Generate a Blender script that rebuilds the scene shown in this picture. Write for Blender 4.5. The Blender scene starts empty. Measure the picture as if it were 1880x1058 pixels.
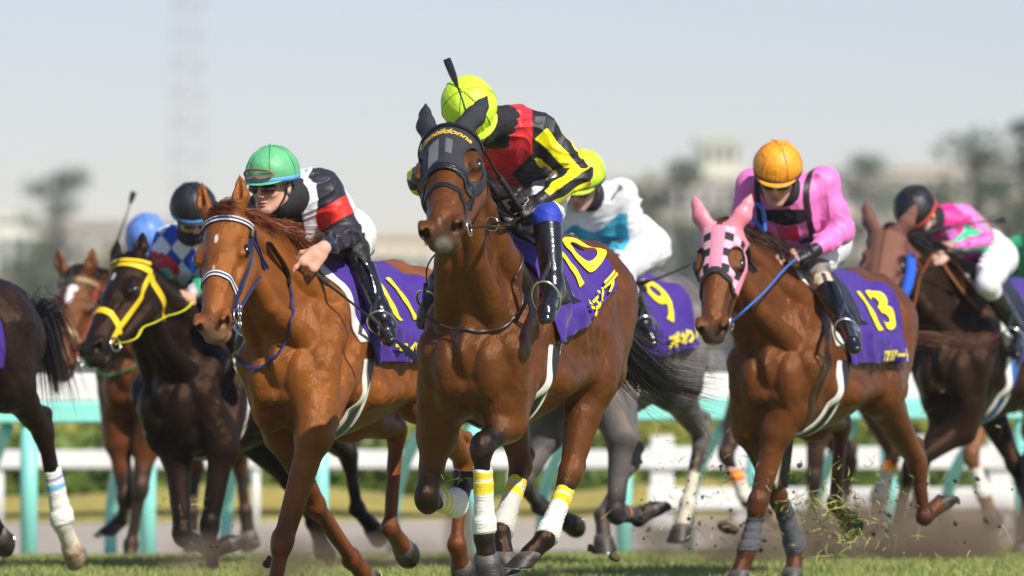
import bpy, math, random, os
import numpy as np
from mathutils import Vector, Matrix

# ------------------------------------------------------------------ camera, sky, sun
SC = bpy.context.scene
COL = SC.collection
F_PX, H_CAM, Y_HOR = 13500.0, 0.98, 700.0
PITCH = math.atan((Y_HOR-529)/F_PX)
cam_d = bpy.data.cameras.new("camera"); cam = bpy.data.objects.new("camera", cam_d); COL.objects.link(cam)
cam.location = (0, 0, H_CAM); cam.rotation_euler = (math.pi/2+PITCH, 0, 0)
cam_d.sensor_width = 36.0; cam_d.lens = F_PX/1880*36; cam_d.clip_end = 6000; cam_d.clip_start = 1
cam_d.dof.use_dof = True; cam_d.dof.focus_distance = 30.2; cam_d.dof.aperture_fstop = 3.2
SC.camera = cam
SUN_DIR = Vector((0.46, -0.58, 0.70)).normalized()          # towards the sun
W = bpy.data.worlds.new("World"); SC.world = W; W.use_nodes = True
nt = W.node_tree; nt.nodes.clear()
wo = nt.nodes.new('ShaderNodeOutputWorld'); bg = nt.nodes.new('ShaderNodeBackground'); sky = nt.nodes.new('ShaderNodeTexSky')
sky.sky_type = 'NISHITA'; sky.sun_disc = False
sky.sun_elevation = math.asin(SUN_DIR.z); sky.sun_rotation = math.atan2(SUN_DIR.x, SUN_DIR.y)
sky.air_density = .9; sky.dust_density = .3; sky.ozone_density = 1.5
bg.inputs[1].default_value = 0.095
tint = nt.nodes.new('ShaderNodeVectorMath'); tint.operation = 'MULTIPLY'; tint.inputs[1].default_value = (1.08, 1.0, 1.13)
nt.links.new(sky.outputs[0], tint.inputs[0]); nt.links.new(tint.outputs[0], bg.inputs[0]); nt.links.new(bg.outputs[0], wo.inputs[0])
sun_l = bpy.data.lights.new("sun", 'SUN'); sun_l.energy = 5.0; sun_l.angle = math.radians(0.5); sun_l.color = (1, .945, .86)
sun_o = bpy.data.objects.new("sun", sun_l); COL.objects.link(sun_o)
sun_o.rotation_euler = SUN_DIR.to_track_quat('Z', 'Y').to_euler(); sun_o.location = (-20, -20, 30)
SC.view_settings.view_transform = 'Standard'; SC.view_settings.look = 'None'
SC.view_settings.exposure = 0.17; SC.view_settings.gamma = 1.0
SC.cycles.volume_bounces = 0; SC.cycles.max_bounces = 8
SC.cycles.volume_step_rate = 2.0

QV = 1.0                         # voxel multiplier
CR = np.array([1., 0, 0]); CU = np.array([0, -math.sin(PITCH), math.cos(PITCH)]); CF = np.array([0, math.cos(PITCH), math.sin(PITCH)])
C0 = np.array([0, 0, H_CAM])
def ray(px, py):
    return CR*((px-940)/F_PX)+CU*((529-py)/F_PX)+CF
def at(px, py, D):
    return C0+ray(px, py)*D
def nrm(v):
    v = np.asarray(v, float); return v/(np.linalg.norm(v)+1e-12)
A = lambda *v: np.array(v, float)

# ------------------------------------------------------------------ object helpers
def tag(o, label=None, cat=None, group=None, kind=None):
    if label: o['label'] = label
    if cat: o['category'] = cat
    if group: o['group'] = group
    if kind: o['kind'] = kind
    return o
def empty(name, loc=(0, 0, 0), rot=(0, 0, 0)):
    o = bpy.data.objects.new(name, None); COL.objects.link(o); o.location = loc; o.rotation_euler = rot
    o.empty_display_size = .1
    return o
def mesh_obj(name, V, Fc, mat=None, parent=None, smooth=True, col=None, attr=None):
    """V (n,3), Fc: list of faces or (m,k) int array"""
    me = bpy.data.meshes.new(name)
    V = np.asarray(V, np.float32)
    if isinstance(Fc, np.ndarray):
        m, k = Fc.shape
        me.vertices.add(len(V)); me.vertices.foreach_set('co', V.ravel())
        me.loops.add(m*k); me.loops.foreach_set('vertex_index', Fc.astype(np.int32).ravel())
        me.polygons.add(m); me.polygons.foreach_set('loop_start', np.arange(0, m*k, k, dtype=np.int32))
        me.update(calc_edges=True); me.validate()
    else:
        me.from_pydata([tuple(map(float, v)) for v in V], [], [tuple(map(int, f)) for f in Fc]); me.update()
    if smooth: me.polygons.foreach_set('use_smooth', np.ones(len(me.polygons), bool))
    if col is not None:
        ca = me.color_attributes.new('Col', 'FLOAT_COLOR', 'POINT')
        c4 = np.ones((len(V), 4), np.float32); c4[:, :3] = col
        ca.data.foreach_set('color', c4.ravel())
    o = bpy.data.objects.new(name, me); COL.objects.link(o)
    if mat: me.materials.append(mat)
    if parent is not None: o.parent = parent
    return o

# ------------------------------------------------------------------ materials
MATS = {}
def sock(b, *names):
    for n in names:
        if n in b.inputs: return b.inputs[n]
def mat(name, color=None, rough=.6, metal=0., vcol=False, bump=None, noise=None, coat=0., sheen=0., spec=.5, emis=None, alpha=None, trans=0., veins=0):
    """bump: (scale, strength, detail, stretch xyz) ; noise: (scale, amount) mottles the value"""
    if name in MATS: return MATS[name]
    m = bpy.data.materials.new(name); m.use_nodes = True; N = m.node_tree.nodes; L = m.node_tree.links
    b = N['Principled BSDF']
    b.inputs['Roughness'].default_value = rough; b.inputs['Metallic'].default_value = metal
    b.inputs['Specular IOR Level'].default_value = spec
    b.inputs['Coat Weight'].default_value = coat; b.inputs['Coat Roughness'].default_value = .25
    b.inputs['Sheen Weight'].default_value = sheen; b.inputs['Sheen Roughness'].default_value = .4
    if veins: b.inputs['Specular Tint'].default_value = (1, .60, .36, 1)
    if trans: b.inputs['Transmission Weight'].default_value = trans
    tc = N.new('ShaderNodeTexCoord')
    if vcol:
        a = N.new('ShaderNodeVertexColor'); a.layer_name = 'Col'; src = a.outputs['Color']
    else:
        rgb = N.new('ShaderNodeRGB'); rgb.outputs[0].default_value = (*color, 1); src = rgb.outputs[0]
    if noise:
        nz = N.new('ShaderNodeTexNoise'); nz.inputs['Scale'].default_value = noise[0]; nz.inputs['Detail'].default_value = 4
        L.new(tc.outputs['Object'], nz.inputs['Vector'])
        mr = N.new('ShaderNodeMapRange'); mr.inputs['From Min'].default_value = .3; mr.inputs['From Max'].default_value = .7
        mr.inputs['To Min'].default_value = 1-noise[1]; mr.inputs['To Max'].default_value = 1+noise[1]
        L.new(nz.outputs['Fac'], mr.inputs['Value'])
        mx = N.new('ShaderNodeVectorMath'); mx.operation = 'SCALE'
        L.new(src, mx.inputs[0]); L.new(mr.outputs[0], mx.inputs['Scale']); src = mx.outputs[0]
    L.new(src, b.inputs['Base Color'])
    prev = None
    for bp in (bump or []):
        sc, st, det, stretch = bp
        mp = N.new('ShaderNodeMapping'); mp.inputs['Scale'].default_value = stretch
        L.new(tc.outputs['Object'], mp.inputs['Vector'])
        nz = N.new('ShaderNodeTexNoise'); nz.inputs['Scale'].default_value = sc; nz.inputs['Detail'].default_value = det
        L.new(mp.outputs[0], nz.inputs['Vector'])
        bm = N.new('ShaderNodeBump'); bm.inputs['Strength'].default_value = st; bm.inputs['Distance'].default_value = .01
        L.new(nz.outputs['Fac'], bm.inputs['Height'])
        if prev: L.new(prev, bm.inputs['Normal'])
        prev = bm.outputs[0]
    if veins:
        nz = N.new('ShaderNodeTexNoise'); nz.inputs['Scale'].default_value = 5.5; nz.inputs['Detail'].default_value = 2; nz.inputs['Distortion'].default_value = .6
        mp = N.new('ShaderNodeMapping'); mp.inputs['Scale'].default_value = (1, 1, .55); L.new(tc.outputs['Object'], mp.inputs['Vector']); L.new(mp.outputs[0], nz.inputs['Vector'])
        s1 = N.new('ShaderNodeMath'); s1.operation = 'SUBTRACT'; L.new(nz.outputs['Fac'], s1.inputs[0]); s1.inputs[1].default_value = .5
        s2 = N.new('ShaderNodeMath'); s2.operation = 'ABSOLUTE'; L.new(s1.outputs[0], s2.inputs[0])
        r_ = N.new('ShaderNodeMapRange'); r_.interpolation_type = 'SMOOTHSTEP'; r_.inputs['From Max'].default_value = .022; r_.inputs['To Min'].default_value = 1; r_.inputs['To Max'].default_value = 0; L.new(s2.outputs[0], r_.inputs['Value'])
        bm = N.new('ShaderNodeBump'); bm.inputs['Strength'].default_value = .26; bm.inputs['Distance'].default_value = .005; L.new(r_.outputs[0], bm.inputs['Height']); L.new(prev, bm.inputs['Normal']); prev = bm.outputs[0]
        rn = N.new('ShaderNodeTexNoise'); rn.inputs['Scale'].default_value = 22; rn.inputs['Detail'].default_value = 5; L.new(tc.outputs['Object'], rn.inputs['Vector'])
        rr = N.new('ShaderNodeMapRange'); rr.inputs['To Min'].default_value = rough-.14; rr.inputs['To Max'].default_value = rough+.16; L.new(rn.outputs['Fac'], rr.inputs['Value']); L.new(rr.outputs[0], b.inputs['Roughness'])
    if prev: L.new(prev, b.inputs['Normal'])
    if emis: b.inputs['Emission Color'].default_value = (*emis[0], 1); b.inputs['Emission Strength'].default_value = emis[1]
    MATS[name] = m
    return m
def M(name):
    t = dict(
        coat=lambda: mat('horse_coat', vcol=True, rough=.34, spec=.46, coat=.0, noise=(9, .22), veins=1,
                         bump=[(8, .7, 3, (1, 1, .7)), (380, .32, 2, (1, 1, .25)), (30, .28, 4, (1, 1, .5))]),
        coatd=lambda: mat('dark_horse_coat', vcol=True, rough=.36, spec=.24, noise=(9, .22), veins=1, bump=[(8, .6, 3, (1, 1, .7)), (380, .3, 2, (1, 1, .25)), (30, .18, 4, (1, 1, .5))]),
        hair=lambda: mat('horse_hair', vcol=True, rough=.45, spec=.4),
        skin=lambda: mat('skin', vcol=True, rough=.5, spec=.4, bump=[(120, .12, 2, (1, 1, 1))]),
        silk=lambda: mat('silk_cloth', vcol=True, rough=.48, spec=.4, sheen=.15, bump=[(9, .7, 3, (1.2, 1.2, .6)), (30, .4, 2, (1, 1, .5)), (600, .1, 1, (1, 1, 1))]),
        breeches=lambda: mat('breeches_cloth', vcol=True, rough=.6, sheen=.1, bump=[(11, .6, 3, (1, 1, .5)), (40, .25, 2, (1, 1, 1))]),
        boot=lambda: mat('boot_leather', (.008, .008, .01), rough=.14, coat=.6, bump=[(14, .9, 3, (1, 1, 2.2)), (60, .2, 2, (1, 1, 1))]),
        glove=lambda: mat('glove_leather', (.012, .012, .013), rough=.45, bump=[(50, .4, 2, (1, 1, 1))]),
        cloth=lambda: mat('saddle_cloth', (.050, .014, .24), rough=.8, sheen=.2, bump=[(9, .9, 3, (1, 1, .6)), (35, .35, 3, (1, 1, 1)), (500, .15, 1, (1, 1, 1))], noise=(14, .07)),
        number=lambda: mat('number_yellow', (.9, .76, .015), rough=.6, bump=[(300, .1, 1, (1, 1, 1))]),
        leather=lambda: mat('tack_leather', (.012, .012, .014), rough=.35, bump=[(90, .25, 2, (1, 1, 1))]),
        brown=lambda: mat('brown_leather', (.22, .06, .015), rough=.5, bump=[(90, .25, 2, (1, 1, 1))]),
        strap=lambda: mat('coloured_strap', vcol=True, rough=.55, bump=[(200, .25, 2, (1, 1, 1))]),
        metal=lambda: mat('steel', (.75, .74, .72), rough=.22, metal=1.),
        hoof=lambda: mat('hoof_horn', vcol=True, rough=.5, noise=(35, .35), bump=[(60, .3, 3, (.6, .6, 1.6))]),
        wrap=lambda: mat('leg_wrap', vcol=True, rough=.85, noise=(45, .1), bump=[(55, .6, 3, (.5, .5, 2.5)), (300, .3, 2, (1, 1, 1))]),
        eye=lambda: mat('eye_gloss', (.008, .005, .004), rough=.05, coat=1.),
        lens=lambda: mat('goggle_lens', (.02, .012, .012), rough=.06, coat=1.),
        cap=lambda: mat('cap_cover', vcol=True, rough=.46, spec=.45, noise=(5, .06), bump=[(14, .35, 3, (1, 1, 1)), (50, .2, 2, (1, 1, 1))]),
        hood=lambda: mat('hood_mesh', vcol=True, rough=.55, bump=[(350, .5, 1, (1, 1, 1))]),
    )
    return t[name]()

# ------------------------------------------------------------------ implicit sculpting (distance fields -> one continuous mesh)
class Sculpt:
    def __init__(s): s.ops = []
    def cone(s, a, b, ra, rb, k=.03, side=None, flat=1., sub=False):
        s.ops.append(('cone', np.asarray(a, float), np.asarray(b, float), ra, rb, k, None if side is None else nrm(side), flat, sub)); return s
    def ell(s, c, r, R=None, k=.03, sub=False):
        s.ops.append(('ell', np.asarray(c, float), np.asarray(r, float), np.eye(3) if R is None else np.asarray(R, float), k, sub)); return s
    def chain(s, pts, rs, k=.03, side=None, flat=1.):
        for i in range(len(pts)-1): s.cone(pts[i], pts[i+1], rs[i], rs[i+1], k, side, flat)
        return s
    def loft(s, table, k=.03): s.ops.append(('loft', np.asarray(table, float), k)); return s
    def cut(s, p, n): s.ops.append(('cut', np.asarray(p, float), nrm(n))); return s
    @staticmethod
    def dist(op, X, Y, Z):
        if op[0] == 'cone':
            _, a, b, ra, rb, k, side, fl, sub = op
            px, py, pz = X-a[0], Y-a[1], Z-a[2]; ab = b-a
            if side is not None and fl != 1.:
                g = (1/fl-1); q = (px*side[0]+py*side[1]+pz*side[2])*g
                px, py, pz = px+q*side[0], py+q*side[1], pz+q*side[2]
                ab = ab+side*np.dot(ab, side)*g
            L2 = np.dot(ab, ab)+1e-9
            t = np.clip((px*ab[0]+py*ab[1]+pz*ab[2])/L2, 0, 1)
            return np.sqrt((px-ab[0]*t)**2+(py-ab[1]*t)**2+(pz-ab[2]*t)**2)-(ra+(rb-ra)*t)
        if op[0] == 'ell':
            _, c, r, R, k, sub = op
            px, py, pz = X-c[0], Y-c[1], Z-c[2]
            u = px*R[0, 0]+py*R[1, 0]+pz*R[2, 0]; v = px*R[0, 1]+py*R[1, 1]+pz*R[2, 1]; w = px*R[0, 2]+py*R[1, 2]+pz*R[2, 2]
            k0 = np.sqrt((u/r[0])**2+(v/r[1])**2+(w/r[2])**2); k1 = np.sqrt((u/r[0]**2)**2+(v/r[1]**2)**2+(w/r[2]**2)**2)
            return k0*(k0-1)/(k1+1e-6)
        if op[0] == 'loft':
            _, T, k = op
            x = T[:, 0]; xs = np.linspace(x.min(), x.max(), 160)
            o = np.argsort(x); T = T[o]
            ip = [np.interp(xs, T[:, 0], T[:, i]) for i in (1, 2, 3)]
            ker = np.ones(9)/9
            ip = [np.convolve(np.pad(q, 4, mode='edge'), ker, 'valid') for q in ip]
            xc = np.clip(X, xs[0], xs[-1]); zt = np.interp(xc, xs, ip[0]); zb = np.interp(xc, xs, ip[1]); hw = np.interp(xc, xs, ip[2])
            zc = zt*.5+zb*.5; hh = np.maximum((zt-zb)/2, .01); zz = (Z-zc)
            hwz = hw*(1-.10*np.clip(zz/hh, -1, 1))       # a little fuller below, narrower along the spine
            rr = np.sqrt((Y/hwz)**2+(zz/hh)**2)
            return np.sqrt(np.maximum((rr-1)*np.minimum(hw, hh)*1.0, 0)**2+(X-xc)**2)+np.minimum((rr-1)*np.minimum(hw, hh), 0)
    def bounds(s, op):
        if op[0] == 'cone':
            _, a, b, ra, rb, *_ = op; R = max(ra, rb); return np.minimum(a, b)-R, np.maximum(a, b)+R
        if op[0] == 'ell':
            R = op[2].max(); return op[1]-R, op[1]+R
        T = op[1]; hw = T[:, 3].max()
        return A(T[:, 0].min(), -hw, T[:, 2].min()), A(T[:, 0].max(), hw, T[:, 1].max())
    def grid(s, h, pad=.03):
        h = h*QV; s.h = h; B = [s.bounds(o) for o in s.ops if o[0] != 'cut' and not o[-1] is True]
        s.lo = np.min([b[0] for b in B], axis=0)-pad-2*h; hi = np.max([b[1] for b in B], axis=0)+pad+2*h
        s.n = np.ceil((hi-s.lo)/h).astype(int)+1
        ax = [s.lo[i]+np.arange(s.n[i])*h for i in range(3)]
        d = np.full(s.n, .5, np.float32)
        for op in s.ops:
            if op[0] == 'cut':
                X, Y, Z = ax[0][:, None, None], ax[1][None, :, None], ax[2][None, None, :]
                q = (X-op[1][0])*op[2][0]+(Y-op[1][1])*op[2][1]+(Z-op[1][2])*op[2][2]
                d = np.maximum(d, q.astype(np.float32)); continue
            k = op[5] if op[0] == 'cone' else (op[4] if op[0] == 'ell' else op[2]); sub = op[-1] is True
            lo, hi = s.bounds(op); e = pad+k+h
            i0 = np.clip(np.floor((lo-e-s.lo)/h).astype(int), 0, s.n); i1 = np.clip(np.ceil((hi+e-s.lo)/h).astype(int)+1, 0, s.n)
            if (i1 <= i0).any(): continue
            sl = tuple(slice(a, b) for a, b in zip(i0, i1))
            X, Y, Z = ax[0][sl[0]][:, None, None], ax[1][sl[1]][None, :, None], ax[2][sl[2]][None, None, :]
            q = s.dist(op, X.astype(np.float32), Y.astype(np.float32), Z.astype(np.float32)).astype(np.float32)
            o = d[sl]
            if sub:
                q = -q; kk = np.maximum(k-np.abs(o-q), 0)/max(k, 1e-6); d[sl] = np.maximum(o, q)+kk*kk*k*.25
            else:
                kk = np.maximum(k-np.abs(o-q), 0)/max(k, 1e-6); d[sl] = np.minimum(o, q)-kk*kk*k*.25
        s.d = d
        return s
    def mesh(s, h, pad=.03, smooth=2):
        s.grid(h, pad); d = s.d; h = s.h
        c = np.zeros(np.array(d.shape)-1, np.uint8); sg = d < 0
        for i in (0, 1):
            for j in (0, 1):
                for k in (0, 1):
                    c += sg[i:i+c.shape[0], j:j+c.shape[1], k:k+c.shape[2]]
        mixed = (c > 0) & (c < 8)
        I = np.argwhere(mixed); ids = np.full(c.shape, -1, np.int32); ids[mixed] = np.arange(len(I))
        P = np.zeros((len(I), 3)); cnt = np.zeros(len(I))
        cor = [(0, 0, 0), (1, 0, 0), (0, 1, 0), (1, 1, 0), (0, 0, 1), (1, 0, 1), (0, 1, 1), (1, 1, 1)]
        D = [d[I[:, 0]+a, I[:, 1]+b, I[:, 2]+g].astype(float) for a, b, g in cor]
        for e0, e1 in [(0, 1), (2, 3), (4, 5), (6, 7), (0, 2), (1, 3), (4, 6), (5, 7), (0, 4), (1, 5), (2, 6), (3, 7)]:
            m = (D[e0] < 0) != (D[e1] < 0); t = np.where(m, D[e0]/(D[e0]-D[e1]+1e-12), 0)[:, None]
            p = np.array(cor[e0])*(1-t)+np.array(cor[e1])*t
            P += np.where(m[:, None], p, 0); cnt += m
        V = (P/cnt[:, None]+I)*h+s.lo
        Q = []
        for ax_ in range(3):
            n1 = [slice(None)]*3; n2 = [slice(None)]*3; n1[ax_] = slice(0, -1); n2[ax_] = slice(1, None)
            x = sg[tuple(n1)] != sg[tuple(n2)]
            E = np.argwhere(x); o1, o2 = (ax_+1) % 3, (ax_+2) % 3
            ok = (E[:, o1] > 0) & (E[:, o2] > 0) & (E[:, o1] < c.shape[o1]) & (E[:, o2] < c.shape[o2]); E = E[ok]
            ins = sg[E[:, 0], E[:, 1], E[:, 2]]
            def cell(a, b):
                G = E.copy(); G[:, o1] -= a; G[:, o2] -= b; return ids[G[:, 0], G[:, 1], G[:, 2]]
            q = np.stack([cell(1, 1), cell(0, 1), cell(0, 0), cell(1, 0)], 1)
            q[~ins] = q[~ins][:, ::-1]; Q.append(q)
        Q = np.concatenate(Q); Q = Q[(Q >= 0).all(1)]
        # light Laplacian smoothing
        ed = np.concatenate([Q[:, [0, 1]], Q[:, [1, 2]], Q[:, [2, 3]], Q[:, [3, 0]]])
        deg = np.bincount(ed[:, 0], minlength=len(V))+1e-9
        for _ in range(smooth):
            nb = np.stack([np.bincount(ed[:, 0], V[ed[:, 1], i], minlength=len(V)) for i in range(3)], 1)/deg[:, None]
            V = V*.5+nb*.5
        s.V, s.Q = V, Q
        return V, Q
    def sample(s, P):
        P = np.asarray(P, float); g = (P-s.lo)/s.h; g = np.clip(g, 0, s.n-1.001); i = g.astype(int); f = g-i; r = 0
        for a in (0, 1):
            for b in (0, 1):
                for c in (0, 1):
                    w = (f[..., 0] if a else 1-f[..., 0])*(f[..., 1] if b else 1-f[..., 1])*(f[..., 2] if c else 1-f[..., 2])
                    r = r+w*s.d[i[..., 0]+a, i[..., 1]+b, i[..., 2]+c]
        return r
    def grad(s, P):
        e = s.h*1.5; g = np.stack([s.sample(P+np.eye(3)[i]*e)-s.sample(P-np.eye(3)[i]*e) for i in range(3)], -1)
        return g/(np.linalg.norm(g, axis=-1, keepdims=True)+1e-9)
    def cast(s, P0, P1, off=.01, n=240):
        """first point of each ray P0->P1 that comes within off of the surface"""
        P0 = np.asarray(P0, float); P1 = np.asarray(P1, float); t = np.linspace(0, 1, n)
        P = P0[..., None, :]+(P1-P0)[..., None, :]*t[:, None]
        d = s.sample(P)-off; hit = d < 0; i = np.argmax(hit, -1); none = ~hit.any(-1); i = np.where(none, n-1, np.maximum(i, 1))
        d0 = np.take_along_axis(d, (i-1)[..., None], -1)[..., 0]; d1 = np.take_along_axis(d, i[..., None], -1)[..., 0]
        w = np.where(none, 1, np.clip(d0/(d0-d1+1e-9), 0, 1)); tt = t[i-1]+(t[i]-t[i-1])*w
        return P0+(P1-P0)*tt[..., None]
    def push(s, P, off, n=6):
        P = np.asarray(P, float).copy()
        for _ in range(n):
            d = s.sample(P); m = d < off
            if not m.any(): break
            P[m] += (s.grad(P[m])*(off-d[m])[:, None])
        return P

def catmull(P, n):
    P = np.asarray(P, float)
    if len(P) < 3:
        t = np.linspace(0, 1, n)[:, None]; return P[0]*(1-t)+P[-1]*t
    Q = np.vstack([2*P[0]-P[1], P, 2*P[-1]-P[-2]]); L = np.r_[0, np.cumsum(np.linalg.norm(np.diff(P, axis=0), axis=1))]
    s = np.linspace(0, L[-1], n); out = []
    for v in s:
        i = min(np.searchsorted(L, v, 'right')-1, len(P)-2); t = (v-L[i])/(L[i+1]-L[i]+1e-12); p0, p1, p2, p3 = Q[i:i+4]
        out.append(.5*((2*p1)+(-p0+p2)*t+(2*p0-5*p1+4*p2-p3)*t*t+(-p0+3*p1-3*p2+p3)*t**3))
    return np.array(out)
def tube_geo(P, r, seg=8, off=0, closed=False, flat=1., up=None):
    """returns verts, quads of a tube along P; r scalar or array"""
    P = np.asarray(P, float); n = len(P); r = np.broadcast_to(r, (n,))
    T = np.gradient(P, axis=0) if not closed else (np.roll(P, -1, 0)-np.roll(P, 1, 0)); T /= np.linalg.norm(T, axis=1, keepdims=True)+1e-9
    u = np.asarray(up, float) if up is not None else (A(0, 0, 1) if abs(T[0, 2]) < .9 else A(1, 0, 0))
    V = []
    for i in range(n):
        s_ = nrm(np.cross(T[i], u)); w = np.cross(s_, T[i])
        if up is None: u = w
        for j in range(seg):
            a = 2*math.pi*j/seg; V.append(P[i]+(s_*math.cos(a)+w*math.sin(a)*flat)*r[i])
    Fc = []
    m = n if closed else n-1
    for i in range(m):
        i2 = (i+1) % n
        for j in range(seg): Fc.append((off+i*seg+j, off+i*seg+(j+1) % seg, off+i2*seg+(j+1) % seg, off+i2*seg+j))
    if not closed:
        Fc.append(tuple(off+j for j in range(seg))[::-1]); Fc.append(tuple(off+(n-1)*seg+j for j in range(seg)))
    return V, Fc
def tube(name, P, r, m, parent=None, seg=8, closed=False, flat=1., up=None, col=None):
    V, Fc = tube_geo(P, r, seg, 0, closed, flat, up)
    c = None if col is None else np.tile(np.asarray(col, np.float32), (len(V), 1))
    return mesh_obj(name, V, Fc, m, parent, col=c)
def ribbon(name, C, Nn, width, thick, m, parent, colfn=None, nw=6, closed=False):
    """strap whose centre line C lies on a surface with normals Nn"""
    C = np.asarray(C, float); n = len(C); T = np.gradient(C, axis=0); T /= np.linalg.norm(T, axis=1, keepdims=True)+1e-9
    S = np.cross(T, Nn); S /= np.linalg.norm(S, axis=1, keepdims=True)+1e-9
    V, cl = [], []
    for i in range(n):
        w = width if np.isscalar(width) else width[i]
        for side in (1, 0):
            rng = np.linspace(-1, 1, nw) if side else np.linspace(1, -1, nw)
            for q in rng:
                V.append(C[i]+S[i]*q*w/2+Nn[i]*(thick*(1-.25*q*q) if side else -.002)); cl.append(colfn(i/(n-1), q) if colfn else (0, 0, 0))
    m2 = 2*nw; Fc = []
    for i in range(n if closed else n-1):
        i2 = (i+1) % n
        for j in range(m2): Fc.append((i*m2+j, i*m2+(j+1) % m2, i2*m2+(j+1) % m2, i2*m2+j))
    if not closed: Fc += [tuple(range(m2))[::-1], tuple((n-1)*m2+j for j in range(m2))]
    return mesh_obj(name, V, Fc, m, parent, smooth=False, col=np.array(cl) if colfn else None)
def strands(name, roots, tips_fn, m, parent, col, seg=7, w0=.0028, seed=1, jitter=.15):
    """hair: flat ribbons, one per root; tips_fn(i, rnd) -> polyline"""
    rnd = random.Random(seed); V = []; Fc = []; cl = []
    for i, r in enumerate(roots):
        P = catmull(tips_fn(r, rnd), seg); T = np.gradient(P, axis=0)
        s_ = nrm(np.cross(nrm(T[0]), nrm(A(rnd.uniform(-1, 1), rnd.uniform(-1, 1), rnd.uniform(-1, 1)))))
        b = len(V); cc = np.asarray(col)*(1+rnd.uniform(-jitter, jitter)*2)
        for j in range(seg):
            w = w0*(1-.85*(j/(seg-1))**1.5)
            V += [P[j]-s_*w, P[j]+s_*w]; cl += [cc, cc]
        Fc += [(b+2*j, b+2*j+1, b+2*j+3, b+2*j+2) for j in range(seg-1)]
    return mesh_obj(name, V, np.array(Fc), m, parent, smooth=True, col=np.clip(np.array(cl), 0, 1))
# ------------------------------------------------------------------ jockeys
def hand_prims(S, W, w, n, curl=(65, 85, 60), point=None, mirror=1, k=.006, r=.0088, sc=1.):
    """W wrist, w wrist->knuckles, n back-of-hand normal; point: index of a straight finger"""
    w = nrm(w); n = nrm(n-np.dot(n, w)*w); s_ = np.cross(w, n)*mirror
    S.cone(W-w*.01, W+w*.03*sc, .026*sc, .030*sc, .015, n, .62); S.cone(W+w*.025*sc+s_*.012, W+w*.082*sc+s_*.022*sc, .028*sc, .022*sc, .012, n, .55)
    S.cone(W+w*.025*sc-s_*.010, W+w*.078*sc-s_*.020*sc, .026*sc, .020*sc, .012, n, .55)
    for i, (o, L) in enumerate(((.030, .95), (.011, 1.05), (-.009, 1.), (-.027, .8))):
        p = W+w*(.086-.006*abs(i-1.3))*sc+s_*o*sc; a = 0.
        cs = (12, 12, 8) if point == i else curl
        for j, l in enumerate((.044, .027, .022)):
            a += math.radians(cs[j]+i*2); d = w*math.cos(a)-n*math.sin(a); q = p+d*l*L*sc
            S.cone(p, q, r*(1.08-.08*j)*sc, r*(1.-.1*j)*sc, k); p = q
    p = W+w*.03*sc+s_*.030*sc-n*.008
    for d, l in ((nrm(w*.6+s_*.55-n*.55), .038), (nrm(w*.75+s_*-.05-n*.65), .030)):
        q = p+d*l*sc; S.cone(p, q, r*1.25*sc, r*1.05*sc, k+.002); p = q

def folds(V, N_, amp, f=1., seed=0):
    """cloth creases pushed along the normal"""
    r = np.random.RandomState(seed); d = np.zeros(len(V))
    for i in range(6):
        k = r.normal(size=3); k = k/np.linalg.norm(k)*r.uniform(26, 60)*f; k2 = r.normal(size=3)*14*f; k3 = r.normal(size=3)*9*f
        w_ = np.sin(V@k+2.2*np.sin(V@k2+r.uniform(0, 6))+r.uniform(0, 6)); m_ = np.clip(np.sin(V@k3+r.uniform(0, 6))*1.6, 0, 1)
        d += (1-2*np.abs(w_)**.6)*m_/(1+.5*i)
    return V+N_*(d*amp)[:, None]
def nrm_rows(v): return v/(np.linalg.norm(v, axis=1, keepdims=True)+1e-9)
class HF:
    """head space of a person: x face-forward, y left, z up"""
    def __init__(s, c, f, u):
        s.c = np.asarray(c); s.f = nrm(f); s.u = nrm(u-np.dot(u, s.f)*s.f); s.l = np.cross(s.u, s.f); s.R = np.stack([s.f, s.l, s.u], 1)
    def __call__(s, x, y, z): return s.c+s.R@A(x, y, z)

def face_prims(S, h, k=.012):
    R = h.R
    def E(x, y, z, a, b, c, kk=k, sub=False): S.ell(h(x, y, z), (a, b, c), R, kk, sub)
    def Cn(p, q, ra, rb, kk=k, sub=False): S.cone(h(*p), h(*q), ra, rb, kk, sub=sub)
    E(-.012, 0, .03, .096, .074, .088, .03); E(.032, 0, -.035, .058, .058, .078, .03)
    for s in (1, -1):
        Cn((.0, s*.050, -.055), (.070, s*.018, -.098), .024, .020, .02)
        E(.062, s*.036, -.028, .022, .020, .018, .015)
        E(.083, s*.030, .008, .016, .019, .012, .006, True)
        E(.076, s*.030, .006, .012, .013, .011, .003)
        Cn((.088, s*.012, .024), (.078, s*.048, .022), .008, .007, .008)
        E(.098, s*.012, -.036, .010, .008, .008, .006)
        E(-.008, s*.078, -.008, .020, .009, .032, .006); E(-.002, s*.086, -.004, .010, .006, .018, .004, True)
    Cn((.088, 0, .014), (.108, 0, -.030), .008, .012, .008)
    E(.090, 0, -.062, .012, .024, .0065, .005); E(.088, 0, -.075, .012, .020, .0065, .005); Cn((.105, -.02, -.068), (.105, .02, -.068), .0035, .0035, .004, True)
    E(.080, 0, -.100, .018, .020, .016, .012)

def rk(f, base, name):  # joint lookup with default
    return base.get(name)

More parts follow.
